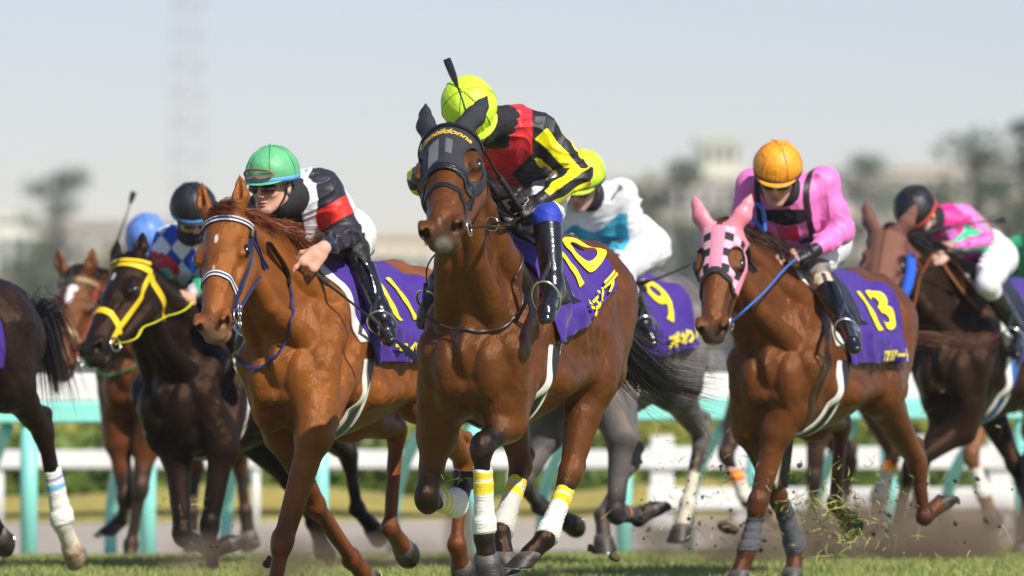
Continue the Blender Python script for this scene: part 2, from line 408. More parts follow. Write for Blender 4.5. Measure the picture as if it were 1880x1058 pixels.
DEF = dict(pelvis=(-.42, 0, 1.95), chest=(-.05, 0, 2.00), neck=(.10, 0, 2.05), head=(.24, 0, 2.14), face=(.75, 0, -.65), up=(.65, 0, .75),
           shL=(.04, .185, 2.02), elL=(.02, .33, 1.79), wrL=(.22, .14, 1.74), shR=(.04, -.185, 2.02), elR=(.02, -.33, 1.79), wrR=(.22, -.14, 1.74),
           hipL=(-.40, .11, 1.90), knL=(-.06, .27, 1.62), anL=(-.27, .31, 1.29), toL=(-.13, .33, 1.22),
           hipR=(-.40, -.11, 1.90), knR=(-.06, -.27, 1.62), anR=(-.27, -.31, 1.29), toR=(-.13, -.33, 1.22))
def armc(V, a, b, ref):
    """(t along, cos, sin of the angle round) for points near the limb a->b"""
    ab = b-a; L = np.linalg.norm(ab); ax = ab/L; q = V-a; t = q@ax/L; r = q-np.outer(q@ax, ax); e1 = nrm(ref-np.dot(ref, ax)*ax); e2 = np.cross(ax, e1)
    return t, r@e1, r@e2, np.linalg.norm(r, axis=1)

def build_jockey(label, fr, cfg, grp='jockeys crouched on racing horses'):
    J = {}
    for k, v in DEF.items():
        v = cfg.get(k, v)
        J[k] = nrm(A(*v)) if k in ('face', 'up') and not isinstance(v[0], str) else (fr.pt(v) if k not in ('face', 'up') else v)
    for s, sg in (('L', 1), ('R', -1)):
        if 'hip'+s not in cfg: J['hip'+s] = J['pelvis']+A(.02, sg*.10, -.04)
    if 'drape' in cfg: J['drape'] = fr.pt(cfg['drape'])
    if cfg.get('fw'):      # face/up given in world axes
        J['face'] = fr.R.T@nrm(A(*cfg['fw'][0])); J['up'] = fr.R.T@nrm(A(*cfg['fw'][1]))
    root = empty('person', fr.loc, fr.euler); tag(root, label, 'jockey', grp)
    for s in 'LR':
        print(cfg['id'], s, {k: np.round(J[k+s], 2).tolist() for k in ('sh', 'el', 'wr', 'hip', 'kn', 'an')}, 'uparm %.2f fore %.2f thigh %.2f shin %.2f' % tuple(np.linalg.norm(J[a+s]-J[b+s]) for a, b in (('sh', 'el'), ('el', 'wr'), ('hip', 'kn'), ('kn', 'an'))))
    print(cfg['id'], 'head', J['head'], 'neck', J['neck'], 'pelvis', J['pelvis'])
    h = HF(J['head'], J['face'], J['up'])
    skin = np.array(cfg.get('skin', (.62, .33, .22)))
    # --- body: one continuous figure
    S = Sculpt(); face_prims(S, h)
    S.cone(h(-.02, 0, -.05), J['neck'], .050, .050, .02); S.chain([J['neck'], J['chest'], (J['chest']+J['pelvis'])/2, J['pelvis']], [.052, .095, .085, .10], .04, YS, 1.25)
    for s, sg in (('L', 1), ('R', -1)):
        S.cone(J['chest']*.7+J['neck']*.3, J['sh'+s], .05, .05, .03); S.cone(J['sh'+s], J['el'+s], .048, .036, .02); S.cone(J['el'+s], J['wr'+s], .036, .025, .02)
        S.cone(J['pelvis'], J['hip'+s], .09, .08, .04); S.cone(J['hip'+s], J['kn'+s], .075, .05, .02); S.cone(J['kn'+s], J['an'+s], .040, .022, .02); S.cone(J['an'+s]+A(0, 0, -.015), J['to'+s]+A(0, 0, -.015), .020, .018, .02)
        hd = cfg.get('hand'+s, {})
        w = nrm(np.asarray(hd.get('w'))) if 'w' in hd else nrm(J['wr'+s]-J['el'+s]); n = np.asarray(hd.get('n', A(.2, sg*.5, .8)), float)
        if 'ww' in hd: w = fr.R.T@nrm(A(*hd['ww'])); n = fr.R.T@nrm(A(*hd['nn']))
        J['hw'+s], J['hn'+s] = w, n
        hand_prims(S, J['wr'+s], w, n, hd.get('curl', (65, 85, 60)), hd.get('point'), sg, sc=hd.get('sc', 1.05))
    S.mesh(cfg.get('vox', .0042), .02, 1)
    V = S.V; c = np.tile(skin, (len(V), 1))
    def paint(op, colr, soft, amt=1.):
        d_ = Sculpt.dist(op, V[:, 0], V[:, 1], V[:, 2]); w_ = np.clip(.5-d_/soft, 0, 1)[:, None]*amt; c[:] = c*(1-w_)+np.array(colr)*w_
    paint(('ell', h(.092, 0, -.068), A(.02, .024, .012), h.R, 0, False), (.42, .10, .08), .008, .8)
    for s in (1, -1): paint(('ell', h(.07, s*.035, -.03), A(.03, .025, .02), h.R, 0, False), (.62, .22, .15), .03, .4)
    paint(('ell', h(.05, 0, -.105), A(.05, .05, .03), h.R, 0, False), skin*.72, .04, .5)
    mesh_obj('body', V, S.Q, M('skin'), root, col=np.clip(c, 0, 1)); BS = S
    # --- hair, mask
    if cfg.get('hair'):
        s2 = Sculpt(); s2.ell(h(-.045, 0, .0), (.075, .084, .075), h.R); s2.cone(h(-.06, 0, -.03), h(-.08, 0, -.08), .05, .03, .03); s2.mesh(.006, .02)
        mesh_obj('hair', s2.V, s2.Q, mat('head_hair', cfg['hair'], rough=.6, bump=[(90, .8, 2, (1, 1, .2))]), root)
    if cfg.get('mask'):
        s2 = Sculpt(); s2.ell(h(.045, 0, -.075), (.062, .062, .055), h.R); s2.cone(h(-.01, 0, -.06), J['neck'], .066, .075, .03); s2.mesh(.006, .02)
        mesh_obj('neck_warmer', s2.V, s2.Q, mat('dark_fleece', (.012, .012, .014), rough=.85, bump=[(40, .8, 3, (1, 1, 1))]), root)
    else:
        s2 = Sculpt(); s2.cone(h(-.035, 0, -.085), J['neck']*.9+J['chest']*.1, .066, .085, .02); s2.mesh(.006, .02)
        mesh_obj('collar', s2.V, s2.Q, mat('dark_collar', (.012, .012, .014), rough=.7, bump=[(60, .5, 3, (1, 1, 1))]), root)
    # --- jacket
    S = Sculpt(); n0, ch, pe = J['neck'], J['chest'], J['pelvis']
    lo = ch*.35+pe*.65; md = ch*.7+pe*.3
    tk = cfg.get('bulk', .90)
    S.chain([n0*.85+ch*.15, ch, md, lo], [.098*tk, .148*tk, .142*tk, .125*tk], .05, YS, 1.22)
    for s, sg in (('L', 1), ('R', -1)):
        sh, el, wr = J['sh'+s], J['el'+s], J['wr'+s]
        S.cone(ch*.5+n0*.5, sh, .10, .078, .05); S.chain([sh, sh*.45+el*.55, el, el*.45+wr*.55, el*.08+wr*.92], [.078, .066, .058, .047, .036], .03)
        rnd = random.Random(sum(map(ord, s+cfg['id'])))
        for i in range(7):   # folds round the limb
            t = rnd.uniform(.05, .95); p = sh+(el-sh)*t if i < 4 else el+(wr-el)*t*.8; ax = nrm((el-sh) if i < 4 else (wr-el))
            o = nrm(np.cross(ax, A(rnd.uniform(-1, 1), rnd.uniform(-1, 1), rnd.uniform(-1, 1)))); o2 = np.cross(ax, o); R_ = .062 if i < 4 else .05
            S.cone(p+o*R_*.9-o2*.03, p+o*R_*.85+o2*.035+ax*rnd.uniform(-.03, .03), .012, .008, .02)
    rnd = random.Random(sum(map(ord, cfg['id']))+5)
    for i in range(10):
        t = rnd.uniform(0, .9); p = n0*(1-t)+lo*t; a = rnd.uniform(-1.6, 1.6); o = A(0, math.sin(a), math.cos(a)); p = p+o*A(1, .165, .125)*tk
        S.cone(p, p+A(rnd.uniform(-.12, .12), rnd.uniform(-.05, .05), rnd.uniform(-.02, .02)), .014, .006, .03)
    S.cut(h(0, 0, -.035)*.0+n0+nrm(h(0, 0, 0)-n0)*.035, nrm(h(0, 0, 0)-n0)) if cfg.get('neckcut', False) else None
    if 'drape' in cfg: S.cone(ch, J['drape'], .11, .07, .05)
    S.mesh(cfg.get('vox', .0045), .03, 1); V = S.V
    V = folds(V, S.grad(V), .0042, 1., sum(map(ord, cfg['id'])))
    c = cfg['jacket'](V, J, fr); mesh_obj('jacket', V, S.Q, M('silk'), root, col=np.clip(c, 0, 1))
    # --- breeches
    S = Sculpt(); S.chain([lo, pe], [.110, .125], .05, YS, 1.15)
    for s in 'LR':
        hp, kn, an = J['hip'+s], J['kn'+s], J['an'+s]
        S.cone(pe, hp, .115, .10, .05); S.chain([hp, hp*.4+kn*.6, kn], [.098, .080, .058], .03); S.cone(kn, kn*.62+an*.38, .056, .048, .03)
        S.cone(hp+A(-.03, 0, -.01), hp+A(.03, 0, -.05), .085, .07, .05)
        for i in range(4):
            t = .2+i*.2; p = hp+(kn-hp)*t; S.cone(p+A(0, .05, .07), p+A(.05, -.04, .075), .014, .010, .025)
    S.mesh(.0055, .03, 1); V = folds(S.V, S.grad(S.V), .0038, .9, 5)
    c = cfg['breeches'](V, J, fr) if 'breeches' in cfg else np.tile((.78, .77, .78), (len(V), 1))
    mesh_obj('breeches', V, S.Q, M('breeches'), root, col=np.clip(c, 0, 1))
    # --- boots
    for s, sg in (('L', 1), ('R', -1)):
        kn, an, to = J['kn'+s], J['an'+s], J['to'+s]; top = kn*(1-cfg.get('boot_top', .36))+an*cfg.get('boot_top', .36)
        S = Sculpt(); f = nrm(to-an); dn = nrm(an-kn); sole = nrm(dn-np.dot(dn, f)*f)
        S.cone(top, an*.9+top*.1, .060, .044, .02); S.cone(an-sole*.01, an+sole*.055-f*.02, .044, .036, .02); S.cone(an+sole*.02, to+sole*.02, .042, .034, .03)
        S.cone(an+sole*.055-f*.03, to+sole*.05+f*.02, .030, .033, .015, sole, .6); S.cone(to+sole*.035, to+sole*.04+f*.045, .036, .028, .02, sole, .8)
        rnd = random.Random(3)
        for i in range(5):
            t = .75+.08*i; p = kn+(an-kn)*t; o = np.cross(dn, f); S.cone(p+o*.036+f*.01, p-o*.03+f*.03, .012, .010, .012)
        S.cut(top+nrm(top-an)*.004, nrm(top-an)); S.mesh(.005, .02, 1); b = mesh_obj('boot', S.V, S.Q, M('boot'), root)
        tube('boot_top', [top+nrm(top-an)*.002+A(0, math.cos(a), math.sin(a))*0+(np.cross(dn, f)*math.cos(a)+f*math.sin(a))*.059 for a in np.linspace(0, 2*math.pi, 25)[:-1]], .0045, M('boot'), b, 6, closed=True)
        if cfg.get('eyelets') and s == 'L':
            o = np.cross(dn, f)
            for i in range(7):
                for e in (1, -1):
                    p = kn+(an-kn)*(.62+i*.062)+nrm(f*.9+o*e*.45+A(0, .5, 0))*.050
                    e_ = Sculpt(); 
                    tube('eyelet', [p, p+nrm(f+o*e*.4)*.006], .0055, M('metal'), b, 8)
        # stirrup iron and leather
        if not cfg.get('no_stirrup'):
            c0 = an*.25+to*.75+sole*.068; o = nrm(np.cross(sole, f)); P = [c0+o*.055*math.cos(a)-sole*(.075+.075*math.sin(a)) for a in np.linspace(-.5*math.pi, 1.5*math.pi, 25)[:-1]]
            st = tube('stirrup', P, .006, M('metal'), root, 8, closed=True); tag(st)
            tp = c0-sole*.15; ltop = A(tp[0]*.5-.05, sg*.20, 1.57); V0 = catmull([tp, (tp+ltop)/2+A(0, sg*.05, 0), ltop], 10)
            ribbon('stirrup_leather', V0, np.tile(A(.3, sg, 0), (10, 1)), .022, .004, M('leather'), st)
    # --- gloves
    for s, sg in (('L', 1), ('R', -1)):
        if cfg.get('gloves', 1) and s not in cfg.get('bare', ''):
            S = Sculpt(); hd = cfg.get('hand'+s, {}); hand_prims(S, J['wr'+s], J['hw'+s], J['hn'+s], hd.get('curl', (65, 85, 60)), hd.get('point'), sg, r=.0105, sc=1.06)
            S.cone(J['wr'+s]*.88+J['el'+s]*.12, J['wr'+s], .037, .034, .015); S.mesh(.0036, .015, 1)
            if cfg.get('halfglove'): 
                keep = ((S.V-J['wr'+s])@nrm(J['hw'+s]) < .085); Q = S.Q[keep[S.Q].all(1)]
            else: Q = S.Q
            mesh_obj('glove', S.V, Q, M('glove'), root)
    # --- cap with cover
    S = Sculpt(); S.ell(h(-.014, 0, .052), (.130, .113, .116), h.R, .02)
    S.cut(h(0, 0, .020), -h.u)
    br = Sculpt  # brim below
    S.mesh(.0042, .02, 1); V = folds(S.V, S.grad(S.V), .0007, 1.5, 8); cc = np.tile(np.array(cfg['cap'], float), (len(V), 1))
    L_ = (V-h.c)@h.R; ang = np.arctan2(L_[:, 1], L_[:, 0]+.012)
    V = V+nrm_rows(V-h(-.014, 0, .04))*(.0016*np.sin(ang*31+2*np.sin(ang*5))*np.exp(-np.maximum(L_[:, 2]-.03, 0)/.022)+.0010*np.sin(ang*3+L_[:, 2]*70))[:, None]
    if cfg.get('band'): m_ = L_[:, 2] < .028; cc[m_] = cfg['band']
    hel = mesh_obj('cap', V, S.Q, M('cap'), root, col=cc)
    V_, F_ = [], []
    for k_ in range(6):
        a = math.pi/6+k_*math.pi/3; P = [h(-.014+math.cos(a)*.1312*math.cos(b), math.sin(a)*.1142*math.cos(b), .052+.1172*math.sin(b)) for b in np.linspace(-.22, math.pi/2, 14)]
        v, f = tube_geo(P, .0026, 5, len(V_)); V_ += v; F_ += f
    mesh_obj('cap_seam', V_, F_, M('cap'), hel, col=np.tile(np.array(cfg['cap'])*.8, (len(V_), 1)))
    S = Sculpt(); S.ell(h(-.014, 0, .170), (.011, .011, .007), h.R); S.mesh(.003, .01, 0); mesh_obj('cap_button', S.V, S.Q, M('cap'), hel, col=np.tile(cfg['cap'], (len(S.V), 1)))
    S = Sculpt(); S.ell(h(.040, 0, .030), (.105, .098, .010), h.R @ np.array([[math.cos(.12), 0, math.sin(.12)], [0, 1, 0], [-math.sin(.12), 0, math.cos(.12)]])); S.cut(h(.055, 0, 0), -h.f); S.mesh(.004, .01, 1)
    mesh_obj('peak', S.V, S.Q, M('cap'), hel, col=np.tile(cfg.get('peak', cfg['cap']), (len(S.V), 1)))
    if cfg.get('strap'):
        P = [h(-.012+math.cos(a)*.134, math.sin(a)*.1145, .026+cfg.get('strapz', 0)) for a in np.linspace(0, 2*math.pi, 49)[:-1]]
        tube('cap_band', P, .008, M('strap'), hel, 8, closed=True, flat=.35, up=h.u if False else None, col=cfg['strap']) if False else None
        V_, F_, n_ = [], [], 48
        for i in range(n_):
            a = 2*math.pi*i/n_; 
            for z, o in ((-.010, .0), (-.009, .0025), (.009, .0025), (.010, 0)):
                zz = .038+z+cfg.get('strapz', 0); k_ = math.sqrt(max(0, 1-((zz-.045)/.118)**2)); V_.append(h(-.012+math.cos(a)*(.132*k_+o), math.sin(a)*(.113*k_+o), zz))
        for i in range(n_):
            for j in range(3): F_.append((i*4+j, ((i+1) % n_)*4+j, ((i+1) % n_)*4+j+1, i*4+j+1))
        mesh_obj('cap_band', V_, F_, M('strap'), hel, col=np.tile(cfg['strap'], (len(V_), 1)))
    # chin strap
    for s in (1, -1): tube('chin_strap', catmull([h(.0, s*.078, .02), h(.02, s*.078, -.04), h(.05, s*.045, -.10), h(.055, 0, -.118)], 14), .005, M('leather'), hel, 6, flat=.5)
    # goggles
    if cfg.get('goggles', True):
        S = Sculpt(); S.ell(h(.076, .031, -.004), (.032, .037, .024), h.R, .01); S.ell(h(.076, -.031, -.004), (.032, .037, .024), h.R, .01); S.mesh(.0035, .01, 1)
        g = mesh_obj('goggles', S.V, S.Q, mat('goggle_lens_'+cfg['id'], cfg.get('lens', (.02, .012, .012)), rough=.06, coat=1.), root)
        for s in (1, -1): tube('goggle_strap', catmull([h(.075, s*.062, -.002), h(.02, s*.086, .006), h(-.03, s*.086, .014)], 8), .007, M('leather'), g, 6, flat=.4)
    if cfg.get('cap_goggles'):
        P = []
        fr_c = cfg['cap_goggles']
        for a in np.linspace(0, 2*math.pi, 41)[:-1]:
            y = .070*math.cos(a); z = .062+.022*math.sin(a)+(.012*math.exp(-(y/.014)**2) if math.sin(a) < 0 else 0); k_ = math.sqrt(max(0, 1-(y/.113)**2-((z-.045)/.118)**2))
            P.append(h(-.012+.132*k_+.012, y, z))
        g = tube('cap_goggles', P, .0045, mat('goggle_frame', fr_c, rough=.4), root, 6, closed=True)
        V_ = P+[h(-.012+.132+.006, 0, .062)]; mesh_obj('lens', V_, [(i, (i+1) % 40, 40) for i in range(40)], mat('clear_lens', (.75, .85, .8), rough=.05, trans=.85), g)
    return dict(J=J, h=h, root=root)

def whip(label, P, fr=None, hand_i=0, cols=None, flap=.0):
    """riding whip along world points P (handle first, flap last)"""
    P = [np.asarray(p) for p in P]; loc = P[0]; Q = catmull([p-loc for p in P], 26); n = len(Q)
    root = empty('riding_whip', loc); tag(root, label, 'whip', 'whips held by the jockeys')
    tube('shaft', Q[:n-4], np.interp(np.arange(n-4), [0, 7, 8, n-4], [.010, .009, .006, .0035]), M('leather'), root, 8)
    tube('handle', Q[:8], .0115, mat('whip_grip', (.03, .03, .032), rough=.8, bump=[(200, .8, 1, (1, 1, 1))]), root, 8)
    if cols: i0, i1, cc = cols; tube('grip_band', Q[i0:i1], .0085, mat('whip_band_'+str(len(MATS)), cc, rough=.5), root, 8)
    d = nrm(Q[-1]-Q[-4]); s_ = nrm(np.cross(d, CF)); N_ = np.tile(-CF, (8, 1))
    ribbon('flap', np.array([Q[-5]+(Q[-1]-Q[-5])*t for t in np.linspace(0, 1, 8)]), N_, [.014, .02, .026, .03, .031, .032, .033, .030], .006, M('leather'), root)
    return root

def rein(name, parent, pts, fr, m, w=.018, col=None, S=None, n=40, flat=.35):
    P = catmull(pts, n)
    if S is not None: P = S.push(P, .008)
    return tube(name, P, w/2, m, parent, 8, flat=flat, col=col)
# ------------------------------------------------------------------ horse
TORSO = [(.52, 1.20, 1.04, .03), (.48, 1.30, .96, .11), (.40, 1.40, .88, .175), (.27, 1.49, .82, .215), (.10, 1.55, .79, .235), (-.05, 1.575, .785, .25),
         (-.2, 1.545, .79, .265), (-.4, 1.52, .82, .285), (-.6, 1.525, .86, .285), (-.78, 1.55, .92, .27), (-.92, 1.56, .98, .26), (-1.06, 1.53, 1.03, .235),
         (-1.18, 1.44, 1.08, .17), (-1.26, 1.34, 1.16, .05)]
YS = A(0, 1, 0)
class Frame:
    """horse space: +x forward, +y left, +z up; the withers sit at (0,0,1.575)"""
    def __init__(s, px, py, D, yaw, pitch=0.):
        th = -(math.pi/2+math.radians(yaw)); cy, sy = math.cos(th), math.sin(th); p = math.radians(pitch)
        Rz = np.array([[cy, -sy, 0], [sy, cy, 0], [0, 0, 1]]); Ry = np.array([[math.cos(p), 0, math.sin(p)], [0, 1, 0], [-math.sin(p), 0, math.cos(p)]])
        s.R = Rz@Ry; s.loc = at(px, py, D)-s.R@A(0, 0, 1.575); s.euler = (0, p, th)
    def to_local(s, P): return (np.asarray(P)-s.loc)@s.R
    def to_world(s, P): return np.asarray(P)@s.R.T+s.loc
    def plane(s, px, py, ax, val):
        o = s.to_local(C0); d = s.R.T@ray(px, py); t = (val-o[ax])/d[ax]; return o+d*t
    def pt(s, j):
        if isinstance(j, np.ndarray): return j
        if j[0] == 'x': return s.plane(j[1], j[2], 0, j[3])
        if j[0] == 'y': return s.plane(j[1], j[2], 1, j[3])
        return A(*j)
    def px(s, P):
        w = s.to_world(P)-C0; f = w@CF; return 940+F_PX*(w@CR)/f, 529-F_PX*(w@CU)/f

def rot_about(v, ax, ang):
    ax = nrm(ax); return v*math.cos(ang)+np.cross(ax, v)*math.sin(ang)+ax*np.dot(ax, v)*(1-math.cos(ang))

def leg_prims(S, j, front, sd, wrap_pts=None):
    """j: joints (top.., knee/hock, fetlock, coronet)"""
    if front:
        elb, knee, fet, cor = j
        sh = A(.38, sd*.140, 1.12)
        S.cone(sh, elb, .095, .085, .03); S.cone(A(.02, sd*.14, 1.22), elb, .11, .078, .02)
        ax = nrm(knee-elb); bk = np.cross(YS, ax)
        S.cone(elb+ax*.0, knee, .064, .042, .03)
        S.cone(elb+ax*.03-bk*.02+YS*sd*.012, elb+ax*.62*np.linalg.norm(knee-elb)-bk*.012, .052, .028, .008)
        S.cone(elb+ax*.05+bk*.03, elb+ax*.65*np.linalg.norm(knee-elb)+bk*.020, .048, .024, .008); S.cone(elb+ax*.08+YS*sd*.02, elb+ax*.8*np.linalg.norm(knee-elb)+YS*sd*.018, .040, .018, .007)
        c = nrm(fet-knee); bc = np.cross(YS, c)
        S.ell(knee-ax*.01, (.046, .043, .052), k=.018); S.cone(knee-bk*.012-ax*.02, knee-bc*.01+c*.025, .045, .042, .02)
        S.ell(knee+bc*.035, (.026, .022, .03), k=.015)
    else:
        hip, sti, hock, fet, cor = j
        S.cone(A(-1.0, sd*.12, 1.28), sti, .18, .11, .04); S.cone(A(-1.12, sd*.12, 1.22), sti*.35+A(-1.0, sd*.14, 1.0)*.65, .14, .12, .05)
        S.cone(A(-.72, sd*.18, 1.32), sti, .10, .10, .06)
        ax = nrm(hock-sti); bk = np.cross(YS, ax); L = np.linalg.norm(hock-sti)
        S.cone(sti, hock, .100, .042, .03); S.cone(sti+bk*.05+ax*.02, sti+ax*L*.55+bk*.035, .088, .040, .02)
        S.cone(sti-bk*.01+ax*.05+YS*sd*.02, sti+ax*L*.65, .076, .034, .010)
        c = nrm(fet-hock); bc = np.cross(YS, c); pt = hock+bk*.05-c*.055
        S.cone(sti+ax*L*.55+bk*.03, pt, .03, .026, .02); S.cone(pt, hock+c*.04+bc*.02, .03, .03, .02)
        S.ell(hock, (.052, .04, .06), k=.025); S.cone(hock-bc*.012, hock+c*.06-bc*.005, .046, .038, .02); knee = hock
    S.cone(knee, fet, .035, .029, .015); S.cone(knee+bc*.036, fet+bc*.034, .018, .017, .006)
    p = nrm(cor-fet)
    S.ell(fet, (.042, .04, .044), k=.02); S.ell(fet+bc*.026, (.028, .03, .03), k=.02)
    S.cone(fet, cor, .035, .040, .02); S.cone(fet+bc*.02, cor+np.cross(YS, p)*.02, .025, .028, .02)

def hoof(name, parent, fet, cor, light=False, shoe=True, cl=None, ang=35):
    p = nrm(cor-fet); side = YS
    n = rot_about(p, side, -math.radians(ang)); n = n if np.dot(n, np.cross(side, p)) > 0 else rot_about(p, side, math.radians(ang))
    toe = -np.cross(side, n); n2 = nrm(p*.5+n*.5); t2 = -np.cross(side, n2)
    rings = [(-.012, .038, .036, n2, t2), (0, .050, .048, n2, t2), (.03, .055, .053, n2, t2), (.062, .062, .058, n, toe), (.078, .066, .061, n, toe), (.080, .05, .046, n, toe), (.074, .02, .02, n, toe)]
    V, cl_ = [], []; seg = 24
    base = cl if cl else ((.30, .22, .14) if light else (.030, .022, .017))
    for q, ra, rb, nn, tt in rings:
        c = cor+p*q
        for j in range(seg):
            a = 2*math.pi*j/seg; f = math.cos(a)
            V.append(c+tt*f*(ra if f > 0 else ra*.86)+side*math.sin(a)*rb+(p*.008*f if q > .01 else 0)); cl_.append(tuple(b*(1.6 if q <= 0 else 1)+(.05 if q <= 0 else 0) for b in base))
    Fc = [(i*seg+j, i*seg+(j+1) % seg, (i+1)*seg+(j+1) % seg, (i+1)*seg+j) for i in range(len(rings)-1) for j in range(seg)]
    Fc.append(tuple((len(rings)-1)*seg+j for j in range(seg)))
    o = mesh_obj('hoof', V, Fc, M('hoof'), parent, col=cl_)
    if shoe:
        P = []
        for j in range(21):
            a = math.radians(-140+280*j/20); P.append(cor+p*.083+toe*math.cos(a)*.058+side*math.sin(a)*.052)
        tube('horseshoe', P, .008, M('metal'), o, 6, flat=.5, up=n)
    return o

def leg_wrap(parent, a, b, r0, r1, bands, col=(.82, .80, .74), bulge=0.):
    """bandage from a to b; bands: [(t0,t1,colour)]"""
    ax = nrm(b-a); n = 26; seg = 20; bc = np.cross(YS, ax); V, cl = [], []
    rnd = random.Random(7)
    for i in range(n):
        t = i/(n-1); c = a+(b-a)*t+bc*.014; r = r0+(r1-r0)*t+bulge*math.exp(-((t-.86)/.14)**2)
        r *= 1+.03*math.sin(t*34); 
        if i in (0, n-1): r *= .86
        k = col
        for t0, t1, bcol in bands:
            if t0 <= t <= t1: k = bcol; r *= 1.06
        for j in range(seg):
            f = 2*math.pi*j/seg; V.append(c+YS*math.cos(f)*r*.84+bc*math.sin(f)*r*1.12+ax*.004*math.sin(f+i)); cl.append(k)
    Fc = [(i*seg+j, i*seg+(j+1) % seg, (i+1)*seg+(j+1) % seg, (i+1)*seg+j) for i in range(n-1) for j in range(seg)]
    Fc += [tuple(range(seg))[::-1], tuple((n-1)*seg+j for j in range(seg))]
    return mesh_obj('leg_wrap', V, Fc, M('wrap'), parent, col=cl)

def ear_prims(S, h, ear, infl=0.):
    """h(x,y,z): head space -> horse space; ear: {side: dir in head space}"""
    for sd in (1, -1):
        d = nrm(A(*ear[0 if sd > 0 else 1])); b = A(-.005, sd*.062, -.005); L = ear[2] if len(ear) > 2 else .15
        P = [b, b+d*L*.35+A(0, sd*.012, 0), b+d*L*.7+A(0, sd*.008, .0), b+d*L]
        f = nrm(np.cross(d, A(0, 1, 0)))
        if f[2] < 0 and abs(f[2]) > .3: f = -f
        f = nrm(A(.75, sd*.35, .6)-d*np.dot(A(.75, sd*.35, .6), d)); Rm = h.R
        W_ = [h(*p) for p in P]; fw = Rm@f
        rs = [.036, .037, .022, .003]
        for i in range(3): S.cone(W_[i], W_[i+1], rs[i]+infl, rs[i+1]+infl*.6, .015, fw, .72)
        if infl == 0: S.cone(h(*(P[0]+d*.045+f*.026)), h(*(P[0]+d*L*.82+f*.016)), .016, .006, .008, sub=True)

def on_skin(fr, S, pts, off=.012):
    """points of the horse's surface seen at these pixels, lifted by off"""
    o = fr.to_local(C0); out = []; D0 = np.linalg.norm(fr.loc)
    for px, py in pts:
        d = fr.R.T@ray(px, py); out.append(S.cast(o+d*(D0-1.6), o+d*(D0+1.6), off, 900)[()])
    return out
class Head:
    def __init__(s, P, d, n, scale=1.0):
        s.P, s.d = P, nrm(d); s.n = nrm(n-np.dot(n, s.d)*s.d); s.l = np.cross(s.n, s.d); s.k = scale
        s.R = np.stack([s.d, s.l, s.n], 1)
    def __call__(s, x, y, z): return s.P+s.R@(A(x, y, z)*s.k)
    def arr(s, Q): return s.P+(np.asarray(Q)*s.k)@s.R.T

def head_prims(S, h, ear, k=.03):
    R = h.R; K = h.k; KW = getattr(h, 'kw', 1.); KY = lambda x: (1.12+.10*min(max((x-.38)/.12, 0), 1))*KW
    def E(x, y, z, a, b, c, kk=k, sub=False, Rl=None): S.ell(h(x, y*KY(x), z), (a*K, b*K*KY(x), c*K), R if Rl is None else R@Rl, kk, sub)
    def Cn(p, q, ra, rb, kk=k, sub=False): S.cone(h(p[0], p[1]*KY(p[0]), p[2]), h(q[0], q[1]*KY(q[0]), q[2]), ra*K*(1 if sub else 1.05*(1+(KW-1)*.7)), rb*K*(1 if sub else 1.08*(1+(KW-1)*.7)), kk, sub=sub)
    E(.06, 0, -.065, .115, .082, .078); Cn((.05, 0, -.045), (.22, 0, -.045), .072, .058)
    Cn((.19, 0, -.09), (.46, 0, -.07), .070, .052); Cn((.2, 0, -.05), (.48, 0, -.04), .062, .043, .02)
    E(.13, 0, -.11, .11, .075, .09)
    for s in (1, -1):
        E(.175, s*.066, -.05, .056, .032, .038, .035)
        Cn((.135, s*.078, -.035), (.215, s*.082, -.028), .014, .012, .014)
        Cn((.19, s*.075, -.085), (.34, s*.048, -.085), .02, .014, .02)
        E(.12, s*.044, -.165, .11, .036, .09, .02)
        Cn((.17, s*.034, -.19), (.42, s*.022, -.135), .042, .024, .03)
        E(.525, s*.036, -.045, .042, .027, .034, .015)
        Cn((.50, s*.052, -.028), (.555, s*.046, -.012), .013, .012, .012)
    E(.515, 0, -.065, .065, .05, .05, .02); E(.565, 0, -.085, .034, .042, .034, .02)
    E(.525, 0, -.13, .045, .034, .024, .012); E(.48, 0, -.145, .035, .03, .024, .015)
    for s in (1, -1):
        E(.553, s*.043, -.034, .030, .013, .020, .008, True, np.array([[1, 0, 0], [0, .9, -s*.43], [0, s*.43, .9]]).T)
        Cn((.592, s*.012, -.113), (.50, s*.050, -.106), .0045, .004, .006, True)
        E(.186, s*.106, -.050, .026, .016, .019, .008, True)
        Cn((.165, s*.094, -.036), (.208, s*.093, -.037), .008, .008, .006)
        Cn((.25, s*.05, -.03), (.42, s*.035, -.018), .012, .008, .012)
    ear_prims(S, h, ear)

